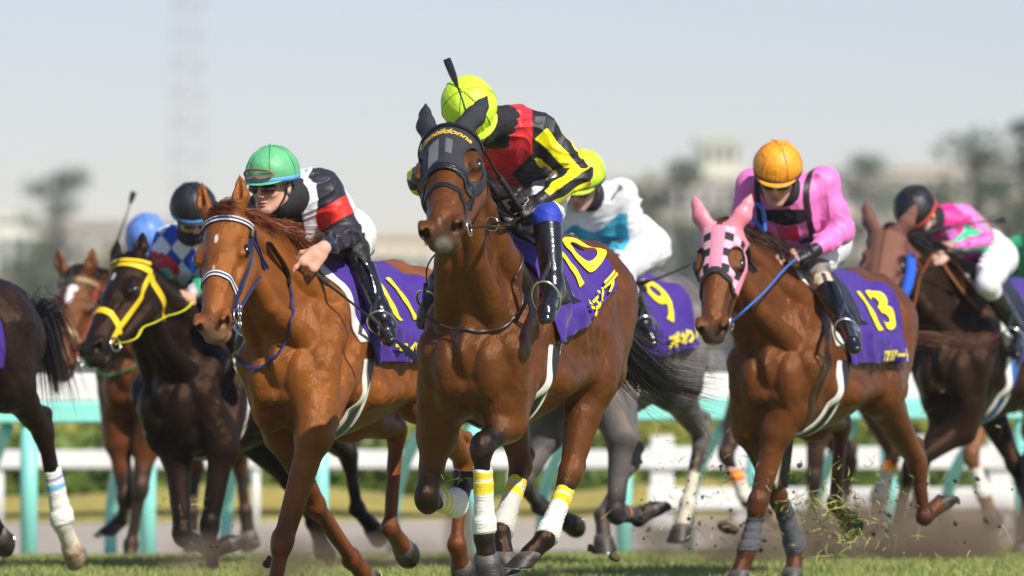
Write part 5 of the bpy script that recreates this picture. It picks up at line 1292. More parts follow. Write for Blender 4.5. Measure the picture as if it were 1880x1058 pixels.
build_jockey('jockey in green silks with a yellow band, cut off by the right edge', fr, dict(id='je', head=('x', 1912, 450, .30), neck=('x', 1902, 465, .14), chest=('x', 1886, 480, .0), pelvis=('x', 1900, 500, -.36),
    shL=('x', 1960, 480, .04), elL=('x', 1985, 540, .0), wrL=('x', 1935, 548, .2), shR=('x', 1866, 462, .04), elR=('x', 1858, 515, .05), wrR=('x', 1846, 534, .25),
    gloves=0, jacket=jke, cap=(.03, .42, .16), skin=(.72, .30, .28), vox=.007))
# ------------------------------------------------------------------ dark horse leaving on the left
fr = Frame(-296, 505, 33.5, 35, 2.5)
H['left'] = build_horse('hl', 'near black racehorse running out at the left edge, a white wrapped hind leg trailing', fr, dict(id='hl', vox=.008,
    poll=('x', -520, 420, .78), muzzle=(-600, 640), face=30, ears=[(-.88, .2, .38), (-.88, -.2, .38), .13],
    FL=[('x', -300, 790, .30), ('x', -330, 930, .40), ('x', -330, 1040, .38), ('x', -330, 1070, .40)],
    FR=[('x', -420, 790, .30), ('x', -440, 900, .40), ('x', -420, 960, .3), ('x', -400, 1000, .3)],
    HL=[('y', 15, 700, .18), ('y', 80, 795, .15), ('y', 112, 962, .14), ('y', 128, 998, .14)],
    HR=[('y', -90, 720, -.17), ('y', -40, 860, -.13), ('y', -18, 960, -.12), ('y', -5, 978, -.12)],
    tail=[A(-1.34, .02, 1.30), ('y', 74, 575, .03), ('y', 92, 650, .04), ('y', 108, 740, .05)],
    coat=(.016, .009, .007), points=(.007, .006, .006), mane=(.008, .007, .008), tail_n=2600, tail_spread=.085, mane_n=200, socks=('HL',), light_hoofs=('HL',), hoofang=35,
    wraps=[('HL', .042, .052, .40, 1.02, [(.13, .19, (.03, .08, .48)), (.27, .34, (.18, .55, .85))], (.82, .80, .75), .012)]))
cloth_set(H['left'], '8', '', x_num=-.45, th_num=60, gx0=.06, rear=-.76)
# ------------------------------------------------------------------ the setting
def smat(name, cols, scale, rough=.9, detail=6, bump=0.3, coord='Object', stretch=(1, 1, 1), dist=.02):
    m = bpy.data.materials.new(name); m.use_nodes = True; N, L = m.node_tree.nodes, m.node_tree.links; b = N['Principled BSDF']; b.inputs['Roughness'].default_value = rough
    b.inputs['Specular IOR Level'].default_value = .25
    tc = N.new('ShaderNodeTexCoord'); mp = N.new('ShaderNodeMapping'); mp.inputs['Scale'].default_value = stretch; L.new(tc.outputs[coord], mp.inputs['Vector'])
    n1 = N.new('ShaderNodeTexNoise'); n1.inputs['Scale'].default_value = scale; n1.inputs['Detail'].default_value = detail; L.new(mp.outputs[0], n1.inputs['Vector'])
    cr = N.new('ShaderNodeValToRGB'); cr.color_ramp.elements[0].position = .3; cr.color_ramp.elements[1].position = .7
    for i, c in enumerate(cols):
        if i == 0: cr.color_ramp.elements[0].color = (*c, 1)
        elif i == len(cols)-1: cr.color_ramp.elements[-1].color = (*c, 1)
        else: e = cr.color_ramp.elements.new(.3+.4*i/(len(cols)-1)); e.color = (*c, 1)
    L.new(n1.outputs['Fac'], cr.inputs[0]); L.new(cr.outputs[0], b.inputs['Base Color'])
    n2 = N.new('ShaderNodeTexNoise'); n2.inputs['Scale'].default_value = scale*4; n2.inputs['Detail'].default_value = 4; L.new(mp.outputs[0], n2.inputs['Vector'])
    bm = N.new('ShaderNodeBump'); bm.inputs['Strength'].default_value = bump; bm.inputs['Distance'].default_value = dist; L.new(n2.outputs['Fac'], bm.inputs['Height']); L.new(bm.outputs[0], b.inputs['Normal'])
    return m
def sheet(name, pts, m, kind='structure'):
    o = mesh_obj(name, pts, [tuple(range(len(pts)))], m, smooth=False); tag(o, kind=kind); return o
rng = np.random.RandomState(11)
turf = smat('turf', [(.10, .13, .035), (.17, .21, .05), (.24, .25, .08)], 3.)
earth = smat('far_ground', [(.10, .11, .04), (.16, .16, .07)], .4)
sand = smat('sand', [(.36, .31, .25), (.45, .40, .33)], 2.)
g = sheet('ground', [(-1500, -60, -.20), (1500, -60, -.20), (1500, 4000, -.20), (-1500, 4000, -.20)], earth)
def tz(x, y): return -np.clip((y-39.0)/3.2, 0, 1)*.125*np.clip((3.5-x)/5.5, 0, 1)
_X, _Y = np.meshgrid(np.r_[-60, -20, np.linspace(-8, 8, 33), 20, 60], np.r_[-30, 10, 30, np.linspace(36, 42.4, 17)], indexing='ij'); _Y = _Y+np.where(_Y > 36, np.clip(_X+1, 0, 7)*.36*(_Y-36)/6.4, 0)
_i = np.arange(_X.size).reshape(_X.shape); tag(mesh_obj('turf_course', np.stack([_X.ravel(), _Y.ravel(), tz(_X, _Y).ravel()], 1), np.stack([_i[:-1, :-1].ravel(), _i[1:, :-1].ravel(), _i[1:, 1:].ravel(), _i[:-1, 1:].ravel()], 1), turf), kind='structure')
# grass blades
V, Fc, cl = [], [], []
def blades(n, y0, y1, hmin, hmax, w):
    Y = rng.uniform(y0, y1, n); X = rng.uniform(-1, 1, n)*(Y*.074+.25); Hh = rng.uniform(hmin, hmax, n); a = rng.uniform(0, 6.28, n); bx = rng.normal(0, .35, n)*Hh; by = rng.normal(0, .35, n)*Hh
    b = sum(len(v) for v in V); ca, sa = np.cos(a)*w, np.sin(a)*w; z0 = tz(X, Y)
    P = np.stack([np.stack([X-ca, Y-sa, z0], 1), np.stack([X+ca, Y+sa, z0], 1), np.stack([X+bx*.4+ca*.7, Y+by*.4+sa*.7, z0+Hh*.6], 1), np.stack([X+bx*.4-ca*.7, Y+by*.4-sa*.7, z0+Hh*.6], 1), np.stack([X+bx, Y+by, z0+Hh], 1)], 1).reshape(-1, 3)
    V.append(P); i = b+np.arange(n)*5; Fc.append(np.stack([i, i+1, i+2, i+3], 1)); T_.append(np.stack([i+3, i+2, i+4], 1))
    t = rng.rand(n, 1); c = np.array([.17, .25, .045])*(1-t)+np.array([.40, .44, .14])*t; dry = rng.rand(n) < .12; c[dry] = (.34, .29, .12); cl.append(np.repeat(c, 5, 0))
T_ = []
blades(170000, 34.5, 42.2, .03, .085, .0035); blades(40000, 30, 34.5, .03, .07, .004)
gm = mat('grass_blade', vcol=True, rough=.55, spec=.3, sheen=0)
VV = np.concatenate(V); cc = np.concatenate(cl); Q, T3 = np.concatenate(Fc), np.concatenate(T_)
me = bpy.data.meshes.new('turf_grass'); me.vertices.add(len(VV)); me.vertices.foreach_set('co', VV.astype(np.float32).ravel())
me.loops.add(Q.size+T3.size); me.loops.foreach_set('vertex_index', np.r_[Q.ravel(), T3.ravel()].astype(np.int32)); me.polygons.add(len(Q)+len(T3))
me.polygons.foreach_set('loop_start', np.r_[np.arange(0, Q.size, 4), Q.size+np.arange(0, T3.size, 3)].astype(np.int32)); me.update(calc_edges=True)
ca = me.color_attributes.new('Col', 'FLOAT_COLOR', 'POINT'); c4 = np.ones((len(VV), 4), np.float32); c4[:, :3] = cc; ca.data.foreach_set('color', c4.ravel()); me.materials.append(gm)
go = bpy.data.objects.new('turf_grass', me); COL.objects.link(go); tag(go, 'short sunlit racecourse turf grass under the horses', kind='stuff')
# dirt track beyond the rail, verge and far lawns
sheet('sand_track', [(-60, 38, -.19), (-3.1, 40, -.165), (3.5, 43, -.07), (60, 44, -.045), (60, 57.5, -.045), (3.5, 57.5, -.055), (-3.1, 57.5, -.13), (-60, 57.5, -.19)], sand)
def bank(name, y0, y1, h, m, x0=-60, x1=60, nx=120, amp=.1, wav=2.2, kind='structure', z0=-.06):
    xs = np.linspace(x0, x1, nx); ts = np.linspace(0, 1, 9); P = []
    ph = rng.uniform(0, 6, 5)
    for x in xs:
        hh = h*(1+amp*(math.sin(x/wav+ph[0])+.5*math.sin(x/wav*2.3+ph[1])))
        for t in ts: P.append((x, y0+(y1-y0)*t, z0+hh*math.sin(math.pi*t)**.6 if 0 < t < 1 else z0))
    P = np.array(P); idx = np.arange(nx*9).reshape(nx, 9)
    o = mesh_obj(name, P, np.stack([idx[:-1, :-1].ravel(), idx[1:, :-1].ravel(), idx[1:, 1:].ravel(), idx[:-1, 1:].ravel()], 1), m); return tag(o, kind=kind)
bank('dry_grass_bank', 57.6, 60.5, .22, smat('dry_grass', [(.30, .25, .06), (.40, .33, .09)], 4), wav=.55, amp=.5, z0=-.12)
# clipped hedge: an uneven body covered with leaf clusters
def hedge(name, label, y, h, d, x0, x1, base, group, leafn=9000, seed=3, z0=-.14):
    r = np.random.RandomState(seed); root = empty(name, ((x0+x1)/2, y, z0)); tag(root, label, 'hedge', group)
    nx = 160; xs = np.linspace(x0, x1, nx)-(x0+x1)/2; P = []; prof = [(-.5, 0), (-.52, .4), (-.48, .85), (-.36, 1), (0, 1.04), (.36, 1), (.48, .85), (.5, 0)]
    hx = 1+.10*np.sin(xs*1.7+1)+.06*np.sin(xs*4.1)
    for i, x in enumerate(xs):
        for a, b in prof: P.append((x, a*d+r.normal(0, .02), b*h*hx[i]+r.normal(0, .015)))
    k = len(prof); idx = np.arange(nx*k).reshape(nx, k)
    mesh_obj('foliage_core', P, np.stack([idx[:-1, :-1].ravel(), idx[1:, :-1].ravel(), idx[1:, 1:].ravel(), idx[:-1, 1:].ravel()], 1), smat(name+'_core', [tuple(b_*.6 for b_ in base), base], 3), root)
    LX = r.uniform(xs[0], xs[-1], leafn); t = r.uniform(0, 1, leafn); LY = np.where(t < .6, -.52*d, r.uniform(-.5, .5, leafn)*d); LZ = np.where(t < .6, r.uniform(0, 1, leafn), 1.03)*h*np.interp(LX, xs, hx)
    s_ = r.uniform(.03, .07, leafn); V_, C_ = leaf_quads(np.stack([LX, LY, LZ], 1)+r.normal(0, .03, (leafn, 3)), s_, r); cc = np.array(base)*r.uniform(.6, 1.7, (leafn, 1))
    mesh_obj('leaves', V_, C_, mat('leaf', vcol=True, rough=.6), root, smooth=False, col=np.repeat(cc, 4, 0)); return root
def leaf_quads(C, s_, r):
    n = len(C); a = r.normal(size=(n, 3)); a /= np.linalg.norm(a, axis=1, keepdims=True); b = np.cross(a, r.normal(size=(n, 3))); b /= np.linalg.norm(b, axis=1, keepdims=True); s_ = s_[:, None]
    V_ = np.stack([C-a*s_-b*s_*.5, C+a*s_-b*s_*.6, C+a*s_+b*s_*.5, C-a*s_+b*s_*.6], 1).reshape(-1, 3); return V_, np.arange(n*4).reshape(n, 4)
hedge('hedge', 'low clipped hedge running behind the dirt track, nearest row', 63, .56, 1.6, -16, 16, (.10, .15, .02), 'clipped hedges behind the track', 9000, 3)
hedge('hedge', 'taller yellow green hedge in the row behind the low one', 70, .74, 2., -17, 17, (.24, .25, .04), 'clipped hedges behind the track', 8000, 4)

# ---- near running rail: teal posts, teal top rail, white lower rail
TEAL = mat('teal_paint', (.26, .70, .60), rough=.4, noise=(3, .08)); WHT = mat('white_paint', (.74, .74, .70), rough=.45, noise=(3, .06))
def rail_line(t):  # fence line: from left-near to right-far
    return A(-3.3+t*8.2, 43.6+t*3.2, 0)
FZ = -.16
rail = empty('running_rail', tuple(rail_line(0)+A(0, 0, FZ))); tag(rail, 'teal posted running rail with broad teal top rail and braces', 'rail')
ro = np.array(rail.location)
dirr = nrm(rail_line(1)-rail_line(0)); sidev = A(-dirr[1], dirr[0], 0)
def beam(name, a, b, w, h, m, parent, org):
    a, b = np.asarray(a)-org, np.asarray(b)-org; d = nrm(b-a); s_ = nrm(np.cross(d, A(0, 0, 1))) if abs(d[2]) < .95 else A(1, 0, 0); u = np.cross(s_, d); V_ = []
    r_ = .18
    prof = [(-1, -1+r_), (-1+r_, -1), (1-r_, -1), (1, -1+r_), (1, 1-r_), (1-r_, 1), (-1+r_, 1), (-1, 1-r_)]
    for p in (a, b): V_ += [p+s_*x*w/2+u*y*h/2 for x, y in prof]
    return mesh_obj(name, V_, [(i, (i+1) % 8, (i+1) % 8+8, i+8) for i in range(8)]+[tuple(range(8))[::-1], tuple(range(8, 16))], m, parent, smooth=False)
L0, L1 = rail_line(-1.2), rail_line(2.2)
zt = lambda p: None
beam('top_rail', L0+A(0, 0, .77), L1+A(0, 0, .83), .14, .125, TEAL, rail, ro)
beam('white_board', L0+A(0, 0, .925), L1+A(0, 0, .965), .10, .165, WHT, rail, ro)
posts = [at(52, 700, 43.7)[0], at(272, 700, 44.1)[0], at(590, 700, 44.7)[0], at(870, 700, 45.2)[0], at(1143, 700, 45.7)[0], at(1380, 700, 46.1)[0], at(1620, 700, 46.5)[0], at(1862, 700, 46.9)[0]]
for x in [posts[0]-1.6, posts[0]-.75]+posts+[posts[-1]+.8, posts[-1]+1.6]:
    t = (x-rail_line(0)[0])/8.2; p = rail_line(t)
    tube('post', [p-ro+A(0, 0, FZ), p-ro+A(0, 0, .74)], .052, TEAL, rail, 14)
    q = [p-ro+A(.42, 1.2, FZ+.02), p-ro+A(.43, 1.15, .22), p-ro+A(.50, .8, .48), p-ro+A(.62, .3, .70)]
    tube('brace', catmull(q, 14), .040, TEAL, rail, 10)
# ---- second rail: broad white rail and a lower white rail
r2 = empty('white_rail', (0, 50, -.05)); tag(r2, 'low broad white rail beside the sand track', 'rail'); o2 = A(0, 50, -.05)
beam('rail_board', (-9, 57.3, .37), (9, 57.6, .37), .08, .14, WHT, r2, o2)
for x in np.arange(-8, 9, 2.0): tube('post', [A(x, 57.4, -.18)-o2, A(x, 57.4, .28)-o2], .03, WHT, r2, 8)
# white board fence panels on the right, lattice of boards seen between the horses' legs
pf = empty('panel_fence', (3.6, 54, -.05)); tag(pf, 'white board fence panels with square gaps at the right', 'fence'); op = A(3.6, 54, -.05)
for x in np.arange(1.1, 6.0, .62):
    beam('upright', (x, 54, -.1), (x, 54, .58), .17, .10, WHT, pf, op)
for z in (.12, .42): beam('board', (1.0, 53.93, z), (6.1, 53.93, z), .03, .16, WHT, pf, op)

# ---- tree builder
def tree(name, label, x, y, h, w, cl_, group, trunk=.25, seed=1, shape='round', n=5200, cat='tree'):
    r = np.random.RandomState(seed); root = empty(name, (x, y, -.06)); tag(root, label, cat, group); k = h
    tv, tf = tube_geo([A(0, 0, 0), A(.02*h, 0, h*.3), A(-.01*h, 0, h*.6), A(0, 0, h*.94)], [trunk, trunk*.8, trunk*.5, trunk*.12], 8)
    nc = 26; cen, rad = [], []
    for i in range(nc):
        t = (i+.5)/nc; z = h*(.22+.76*t)
        if shape == 'pine': rr = w*.5*(1-t)**.7*(.75+.4*r.rand()); a = r.uniform(0, 6.28); c = A(math.cos(a)*rr*.6, math.sin(a)*rr*.6, z+r.normal(0, .02*h)); q = w*r.uniform(.13, .24)*(1.15-t*.7)
        else: rr = w*.5*math.sin(math.pi*min(.97, .12+.83*t))**.7; a = r.uniform(0, 6.28); c = A(math.cos(a)*rr*r.uniform(.3, .85), math.sin(a)*rr*r.uniform(.3, .85), z+r.normal(0, .03*h)); q = w*r.uniform(.12, .22)
        cen.append(c); rad.append(q)
        v, f = tube_geo([A(0, 0, max(z-h*.14, h*.15)), c*.6+A(0, 0, z-h*.05)*.4, c], [trunk*.30, trunk*.18, trunk*.06], 5, len(tv)); tv += v; tf += f
    mesh_obj('trunk', tv, tf, smat('bark', [(.08, .06, .045), (.14, .11, .09)], 3), root)
    cen, rad = np.array(cen), np.array(rad); i = r.randint(0, nc, n); u = r.normal(size=(n, 3)); u /= np.linalg.norm(u, axis=1, keepdims=True)
    C = cen[i]+u*(rad[i]*r.uniform(.35, 1.05, n)**.6)[:, None]*A(1, 1, .62); V_, C_ = leaf_quads(C, w*r.uniform(.009, .022, n), r); cc = np.array(cl_)*1.45*(r.uniform(.5, 1.5, (n, 1)))*(.75+.5*r.rand(nc)[i])[:, None]
    mesh_obj('crown', V_, C_, mat('leaf', vcol=True, rough=.6), root, smooth=False, col=np.repeat(cc, 4, 0)); return root
def gx(px, D): return (px-940)/F_PX*D
def gz(py, D): return H_CAM+(Y_HOR-py)/F_PX*D
TG = 'trees far behind the racecourse'
tree('pine_tree', 'lone dark conifer rising above the roofs on the left', gx(108, 330), 330, gz(288, 330), 5.2, (.05, .075, .045), TG, .22, 2, 'round', 2300)
for (px, D, py, w, lab, c_, sd) in [(1250, 300, 300, 5.0, 'grey green tree rising between the buildings right of the centre', (.07, .09, .045), 5), (1580, 320, 275, 4.0, 'tall narrow tree just right of the orange cap', (.075, .095, .05), 6),
                                (1790, 250, 232, 4.4, 'big dark loose crowned tree near the right edge', (.045, .07, .03), 7), (1885, 240, 215, 3.6, 'dark tree cut by the right edge of the frame', (.04, .065, .03), 8),
                                (1690, 340, 340, 5.5, 'low spreading tree behind the black cap on the right', (.08, .10, .05), 9), (1150, 310, 345, 5.0, 'rounded tree behind the white sleeved jockey', (.09, .10, .055), 10),
                                (60, 300, 450, 4.5, 'bushy low tree left of the blue cap', (.08, .10, .05), 12), (215, 310, 455, 4.0, 'low olive tree behind the blue cap', (.11, .12, .055), 13), (330, 320, 470, 4.5, 'low round tree behind the diamond silks', (.09, .10, .05), 14),
                                (720, 330, 480, 4.5, 'low grey green tree between the two leading horses', (.09, .10, .06), 15), (1450, 310, 380, 5.5, 'broad pale tree behind the orange cap', (.10, .115, .07), 16), (1345, 330, 360, 4., 'soft round tree left of the orange cap', (.09, .10, .06), 17)]:
    tree('broadleaf_tree', lab, gx(px, D), D, gz(py, D)+.06, w, c_, TG, .2, sd, 'round', 4200)
# ---- far buildings
def building(label, px0, px1, py, D, col, rows, cols_, depth=10, roof=None, z0=-.06, seed=1):
    x0, x1, h = gx(px0, D), gx(px1, D), gz(py, D)+.06; org = A((x0+x1)/2, D, -.06); root = empty('building', tuple(org)); tag(root, label, 'building', 'buildings in the haze beyond the course'); w = (x1-x0)/2
    WM = mat('wall_%d' % len(MATS), col, rough=.85, noise=(.8, .06)); GL = mat('window_glass', (.06, .07, .08), rough=.15)
    V_ = [(-w, 0, 0), (w, 0, 0), (w, depth, 0), (-w, depth, 0), (-w, 0, h), (w, 0, h), (w, depth, h), (-w, depth, h)]
    mesh_obj('wall', V_, [(0, 1, 5, 4), (1, 2, 6, 5), (2, 3, 7, 6), (3, 0, 4, 7)], WM, root, smooth=False)
    ov = .25; zr = h+.02; V_ = [(-w-ov, -ov, zr), (w+ov, -ov, zr), (w+ov, depth+ov, zr), (-w-ov, depth+ov, zr), (-w-ov, -ov, zr+.4), (w+ov, -ov, zr+.4), (w+ov, depth+ov, zr+.4), (-w-ov, depth+ov, zr+.4)]
    mesh_obj('roof', V_, [(0, 3, 2, 1), (4, 5, 6, 7), (0, 1, 5, 4), (1, 2, 6, 5), (2, 3, 7, 6), (3, 0, 4, 7)], mat('roof_%d' % len(MATS), roof or tuple(c*.8 for c in col), rough=.8), root, smooth=False)
    for r_ in range(rows):
        for c_ in range(cols_):
            cx = -w+2*w*(c_+.5)/cols_; cz = h*(r_+.55)/rows; ww, hh = 2*w/cols_*.30, h/rows*.26
            Vf = []
            for y, s_ in ((-.06, 1.12), (-.06, 1.), (.04, 1.)): Vf += [(cx-ww*s_, y, cz-hh*s_), (cx+ww*s_, y, cz-hh*s_), (cx+ww*s_, y, cz+hh*s_), (cx-ww*s_, y, cz+hh*s_)]
            Fw = [(i, (i+1) % 4, (i+1) % 4+4, i+4) for i in range(4)]+[(i+4, (i+1) % 4+4, (i+1) % 4+8, i+8) for i in range(4)]
            f = mesh_obj('window', Vf, Fw, WHT, root, smooth=False)
            mesh_obj('pane', [(cx-ww, -.03, cz-hh), (cx+ww, -.03, cz-hh), (cx+ww, -.03, cz+hh), (cx-ww, -.03, cz+hh)], [(0, 1, 2, 3)], GL, f, smooth=False)
B = building
B('low cream hall at the far left edge with a bright end wall', -40, 42, 405, 380, (0.92, 0.92, 0.77), 2, 3, seed=1)
B('wide grey beige block behind the lone conifer', 46, 330, 418, 480, (0.56, 0.50, 0.40), 3, 9)
B('pale flat roofed block behind the blue cap', 130, 320, 470, 400, (0.77, 0.66, 0.51), 2, 6)
B('cream low building between the chestnut and the leader', 640, 790, 440, 430, (0.87, 0.75, 0.54), 2, 5)
B('grey terrace behind the green capped jockey', 330, 660, 478, 500, (0.53, 0.49, 0.42), 2, 9)
B('tall cream tower block left of the orange cap, the highest roof', 1282, 1358, 262, 620, (0.92, 0.90, 0.68), 9, 4)
B('long pale apartment block stretching behind the orange cap', 1125, 1420, 335, 560, (0.74, 0.65, 0.52), 6, 12)
B('pale beige block right of the orange cap', 1430, 1735, 330, 580, (0.72, 0.64, 0.52), 6, 11)
B('cream block behind the black cap near the right edge', 1640, 1900, 312, 640, (0.82, 0.71, 0.55), 7, 9)
B('grey block low behind the grey horse', 1080, 1320, 455, 420, (0.40, 0.38, 0.33), 3, 8)
B('dull grey shed behind horse thirteen', 1330, 1900, 500, 380, (0.40, 0.38, 0.32), 2, 14)
B('low brown shed at the left behind the star faced horse', -60, 200, 520, 330, (0.34, 0.29, 0.21), 2, 8)
B('grey wall sided store between the leading horses', 560, 830, 545, 350, (0.45, 0.41, 0.35), 1, 8)
# ---- lattice mast
mx, mD = gx(345, 640), 640; mast = empty('lattice_mast', (mx, mD, 0)); tag(mast, 'tall lattice pylon faint in the haze at the upper left', 'mast')
V_, F_ = [], []; htop = 44.
for sx in (-1, 1):
    for sy in (-1, 1):
        v, f = tube_geo([A(sx*1.5, sy*1.5, 0), A(sx*1.1, sy*1.1, htop)], .06, 5, len(V_)); V_ += v; F_ += f
for i in range(17):
    z0, z1 = htop*i/17, htop*(i+1)/17; w0, w1 = 1.5-.4*i/17, 1.5-.4*(i+1)/17
    for y in (-1, 1):
        for s_ in (-1, 1):
            v, f = tube_geo([A(-s_*w0, y*w0, z0), A(s_*w1, y*w1, z1)], .045, 4, len(V_)); V_ += v; F_ += f
            v, f = tube_geo([A(y*w0, -s_*w0, z0), A(y*w1, s_*w1, z1)], .045, 4, len(V_)); V_ += v; F_ += f
    v, f = tube_geo([A(-w0, -w0, z0), A(w0, -w0, z0), A(w0, w0, z0), A(-w0, w0, z0)], .05, 4, len(V_)); V_ += v; F_ += f
mesh_obj('lattice', V_, F_, mat('mast_steel', (.60, .58, .60), rough=.6), mast, smooth=False)
# ---- low kerb stones at the edge of the turf
kv = empty('kerb', (0, 45, -.05)); tag(kv, 'broken line of low stones along the turf edge under the rail', kind='structure')
for i in range(150):
    x = -6+i*.08+rng.normal(0, .03); t = (x+3.1)/7.8; p = rail_line(t)+A(0, -1.0, 0); e_ = A(x, p[1], -.12+.012*(x+3))-A(0, 45, -.05); s_ = rng.uniform(.022, .05)
    bx = [(a*s_*1.1, b*s_*.8, c*s_*.7) for a in (-1, 1) for b in (-1, 1) for c in (-1, 1)]; bx = np.array(bx)*rng.uniform(.8, 1.1, (8, 3))+e_
    mesh_obj('kerb_stone', bx, [(0, 1, 3, 2), (4, 6, 7, 5), (0, 4, 5, 1), (2, 3, 7, 6), (0, 2, 6, 4), (1, 5, 7, 3)], smat('stone', [(.26, .21, .16), (.42, .36, .29)], 6) if i == 0 else bpy.data.materials['stone'], kv)
# ---- kicked up dust, clods and grass
def dust(px, py, D, rx, ry, rz, dens, seed):
    c = at(px, py, D); S = Sculpt(); S.ell(A(0, 0, 0), (rx, ry, rz)); S.ell(A(rx*.5, ry*.2, rz*.3), (rx*.6, ry*.6, rz*.7)); S.mesh(.06, .1, 1)
    o = mesh_obj('dust_cloud', S.V, S.Q); o.location = c
    m = bpy.data.materials.new('dust'); m.use_nodes = True; N, L = m.node_tree.nodes, m.node_tree.links; N.remove(N['Principled BSDF'])
    v = N.new('ShaderNodeVolumePrincipled'); v.inputs['Color'].default_value = (.50, .37, .25, 1); tc = N.new('ShaderNodeTexCoord')
    nz = N.new('ShaderNodeTexNoise'); nz.inputs['Scale'].default_value = 3.2; nz.inputs['Detail'].default_value = 4; mp = N.new('ShaderNodeMapping'); mp.inputs['Location'].default_value = (seed*3.1, 0, 0); L.new(tc.outputs['Object'], mp.inputs[0]); L.new(mp.outputs[0], nz.inputs['Vector'])
    sc = N.new('ShaderNodeVectorMath'); sc.operation = 'MULTIPLY'; sc.inputs[1].default_value = (1/rx/1.1, 1/ry/1.1, 1/rz/1.1); L.new(tc.outputs['Object'], sc.inputs[0])
    ln = N.new('ShaderNodeVectorMath'); ln.operation = 'LENGTH'; L.new(sc.outputs[0], ln.inputs[0])
    f = N.new('ShaderNodeMapRange'); f.interpolation_type = 'SMOOTHSTEP'; f.inputs['From Min'].default_value = .15; f.inputs['From Max'].default_value = .95; f.inputs['To Min'].default_value = 1; f.inputs['To Max'].default_value = 0; L.new(ln.outputs['Value'], f.inputs['Value'])
    g_ = N.new('ShaderNodeMapRange'); g_.inputs['From Min'].default_value = .38; g_.inputs['From Max'].default_value = .68; L.new(nz.outputs['Fac'], g_.inputs['Value'])
    mu = N.new('ShaderNodeMath'); mu.operation = 'MULTIPLY'; L.new(f.outputs[0], mu.inputs[0]); L.new(g_.outputs[0], mu.inputs[1])
    m2 = N.new('ShaderNodeMath'); m2.operation = 'MULTIPLY'; L.new(mu.outputs[0], m2.inputs[0]); m2.inputs[1].default_value = dens; L.new(m2.outputs[0], v.inputs['Density']); L.new(v.outputs[0], N['Material Output'].inputs['Volume'])
    o.data.materials.append(m); tag(o, 'brown dust hanging just above the turf behind the hooves', kind='stuff')
for a in ((1660, 985, 38.5, .9, .6, .28, 15.0, 1), (1330, 990, 37.5, .6, .5, .22, 9, 2), (470, 1020, 34.5, .6, .5, .16, 5, 3), (845, 985, 33.5, .10, .2, .22, 30., 4), (720, 1010, 34, .4, .4, .10, 5.0, 5)): dust(*a)
V_, F_, C_ = [], [], []
r = np.random.RandomState(21)
def sprig(c, L, col, w=.0022):
    d = r.normal(size=3); d /= np.linalg.norm(d); e = r.normal(size=3)*.35; P = [c, c+(d+e*.3)*L*.5, c+(d+e)*L]; s_ = nrm(np.cross(d, r.normal(size=3)))*w; b = len(V_)
    V_.extend([P[0]-s_, P[0]+s_, P[1]+s_, P[1]-s_, P[2]+s_*.2]); F_.extend([(b, b+1, b+2, b+3), (b+3, b+2, b+4)]); C_.extend([col]*5)
def gcolr(): t = r.rand(); return (.16+.2*t, .26+.12*t, .03+.06*t) if r.rand() < .75 else (.35, .28, .12)
for (px, py, D, n, sp) in ((1300, 880, 34, 45, 60), (1480, 900, 33.5, 60, 70), (1560, 990, 33.5, 90, 80), (1430, 1000, 33.5, 40, 90), (1600, 880, 34, 25, 60), (1280, 960, 34, 30, 45), (1200, 870, 34, 18, 60), (1740, 930, 36, 22, 60), (1260, 820, 33.5, 16, 35), (320, 935, 34, 14, 30), (840, 880, 29.7, 12, 14), (1640, 790, 37, 10, 130), (1860, 800, 36, 14, 60)):
    for _ in range(n): sprig(at(px+r.normal()*sp, py+r.normal()*sp*.55, D+r.normal()*.25), r.uniform(.02, .07), gcolr())
mesh_obj('flying_grass', V_, F_, mat('flying_blade', vcol=True, rough=.5), col=np.array(C_)); tag(bpy.data.objects['flying_grass'], 'loose grass blades thrown up by the hooves', kind='stuff')
V_, F_, C_ = [], [], []
for _ in range(130): sprig(A(r.normal()*.08, r.normal()*.05, r.normal()*.075-.0), r.uniform(.04, .11), gcolr(), .003)
for _ in range(30): sprig(A(-.12+r.normal()*.06, 0, .05+r.normal()*.03), r.uniform(.05, .12), gcolr(), .003)
tf = empty('turf_tuft', tuple(at(1538, 945, 33.6))); tag(tf, 'leafy tuft of torn turf flying below the belly of horse 13', 'turf tuft', 'flying pieces of turf'); mesh_obj('grass_blades', V_, F_, mat('flying_blade', vcol=True), tf, col=np.array(C_))['kind'] = 'stuff'
V_, F_ = [], []
for _ in range(260):
    px, py = (r.normal()*130+1560, r.normal()*45+940) if r.rand() < .6 else ((r.normal()*70+1270, r.normal()*50+930) if r.rand() < .7 else (r.normal()*60+450, r.normal()*25+1015)); c = at(px, py, 33.2+r.rand()*3.5); s_ = r.exponential(.0042)+.0022; b = len(V_); c[2] = max(c[2], .02)
    V_.extend([c+A(*v)*s_*r.uniform(.6, 1.3) for v in ((1, 0, 0), (-1, 0, 0), (0, 1, 0), (0, -1, 0), (0, 0, 1), (0, 0, -1))]); F_.extend([(b, b+2, b+4), (b+2, b+1, b+4), (b+1, b+3, b+4), (b+3, b, b+4), (b+2, b, b+5), (b+1, b+2, b+5), (b+3, b+1, b+5), (b, b+3, b+5)])
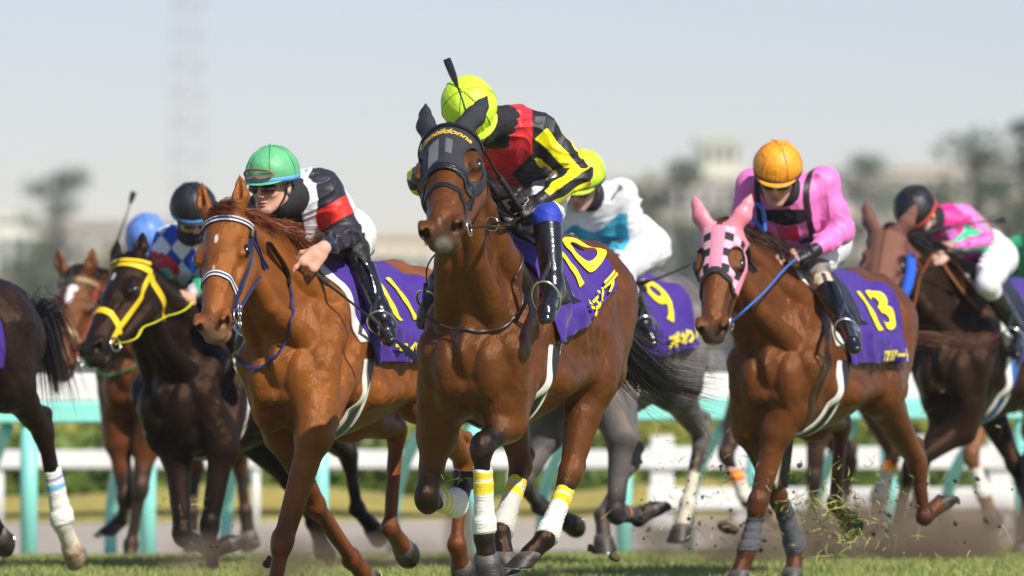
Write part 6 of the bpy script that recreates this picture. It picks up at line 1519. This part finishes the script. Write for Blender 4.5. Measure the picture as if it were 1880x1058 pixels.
mesh_obj('flying_soil', V_, F_, mat('soil_crumb', (.07, .045, .025), rough=.9), smooth=False); tag(bpy.data.objects['flying_soil'], 'crumbs of dark soil thrown up by the hooves', kind='stuff')
def clod(px, py, D, s_, label, seed):
    q = np.random.RandomState(seed); S = Sculpt(); 
    for _ in range(5): S.ell(q.normal(size=3)*s_*.4, q.uniform(.35, .8, 3)*s_, k=.01)
    S.mesh(max(.003, s_*.12), .01, 1); o = mesh_obj('turf_clod', S.V, S.Q, smat('clod_earth', [(.05, .035, .02), (.12, .085, .05)], 30) if 'clod_earth' not in bpy.data.materials else bpy.data.materials['clod_earth']); o.location = at(px, py, D); tag(o, label, 'clod', 'flying pieces of turf')
clod(1336, 970, 37, .045, 'largest dark clod of earth in the air beside the left bandaged hoof of horse 13', 1)
for i, (px, py, D, s_, l_) in enumerate([(1468, 852, 33.6, .010, 'tiny dark clod level with the knee to the right of horse 13'), (1690, 952, 37, .022, 'small clod between the hind hoof of 13 and the tan rail post'), (1812, 958, 37, .02, 'small clod near the hooves at the right edge'),
    (1085, 1005, 35, .022, 'brown clod on the grass level beside the grey horse'), (1130, 1022, 33, .024, 'brown clod lowest of those in front of the grey horse'), (500, 1032, 32.5, .03, 'brown clod beside the knee of the chestnut'), (1190, 972, 34, .012, 'tiny clod right of the raised grey hoof'), (1795, 880, 36, .012, 'tiny clod highest at the right')]):
    clod(px, py, D, s_, l_, 30+i)
# ---- haze
hz = mesh_obj('haze', [(x, y, z) for x in (-400, 400) for y in (-40, 700) for z in (-1.2, 60)], [(0, 1, 3, 2), (4, 6, 7, 5), (0, 4, 5, 1), (2, 3, 7, 6), (0, 2, 6, 4), (1, 5, 7, 3)], smooth=False)
hm = bpy.data.materials.new('haze_air'); hm.use_nodes = True; N = hm.node_tree.nodes; N.remove(N['Principled BSDF']); pv = N.new('ShaderNodeVolumePrincipled'); pv.inputs['Color'].default_value = (.95, .955, .98, 1); pv.inputs['Density'].default_value = .00038; pv.inputs['Anisotropy'].default_value = .2
hm.node_tree.links.new(pv.outputs[0], N['Material Output'].inputs['Volume']); hz.data.materials.append(hm); tag(hz, kind='stuff')
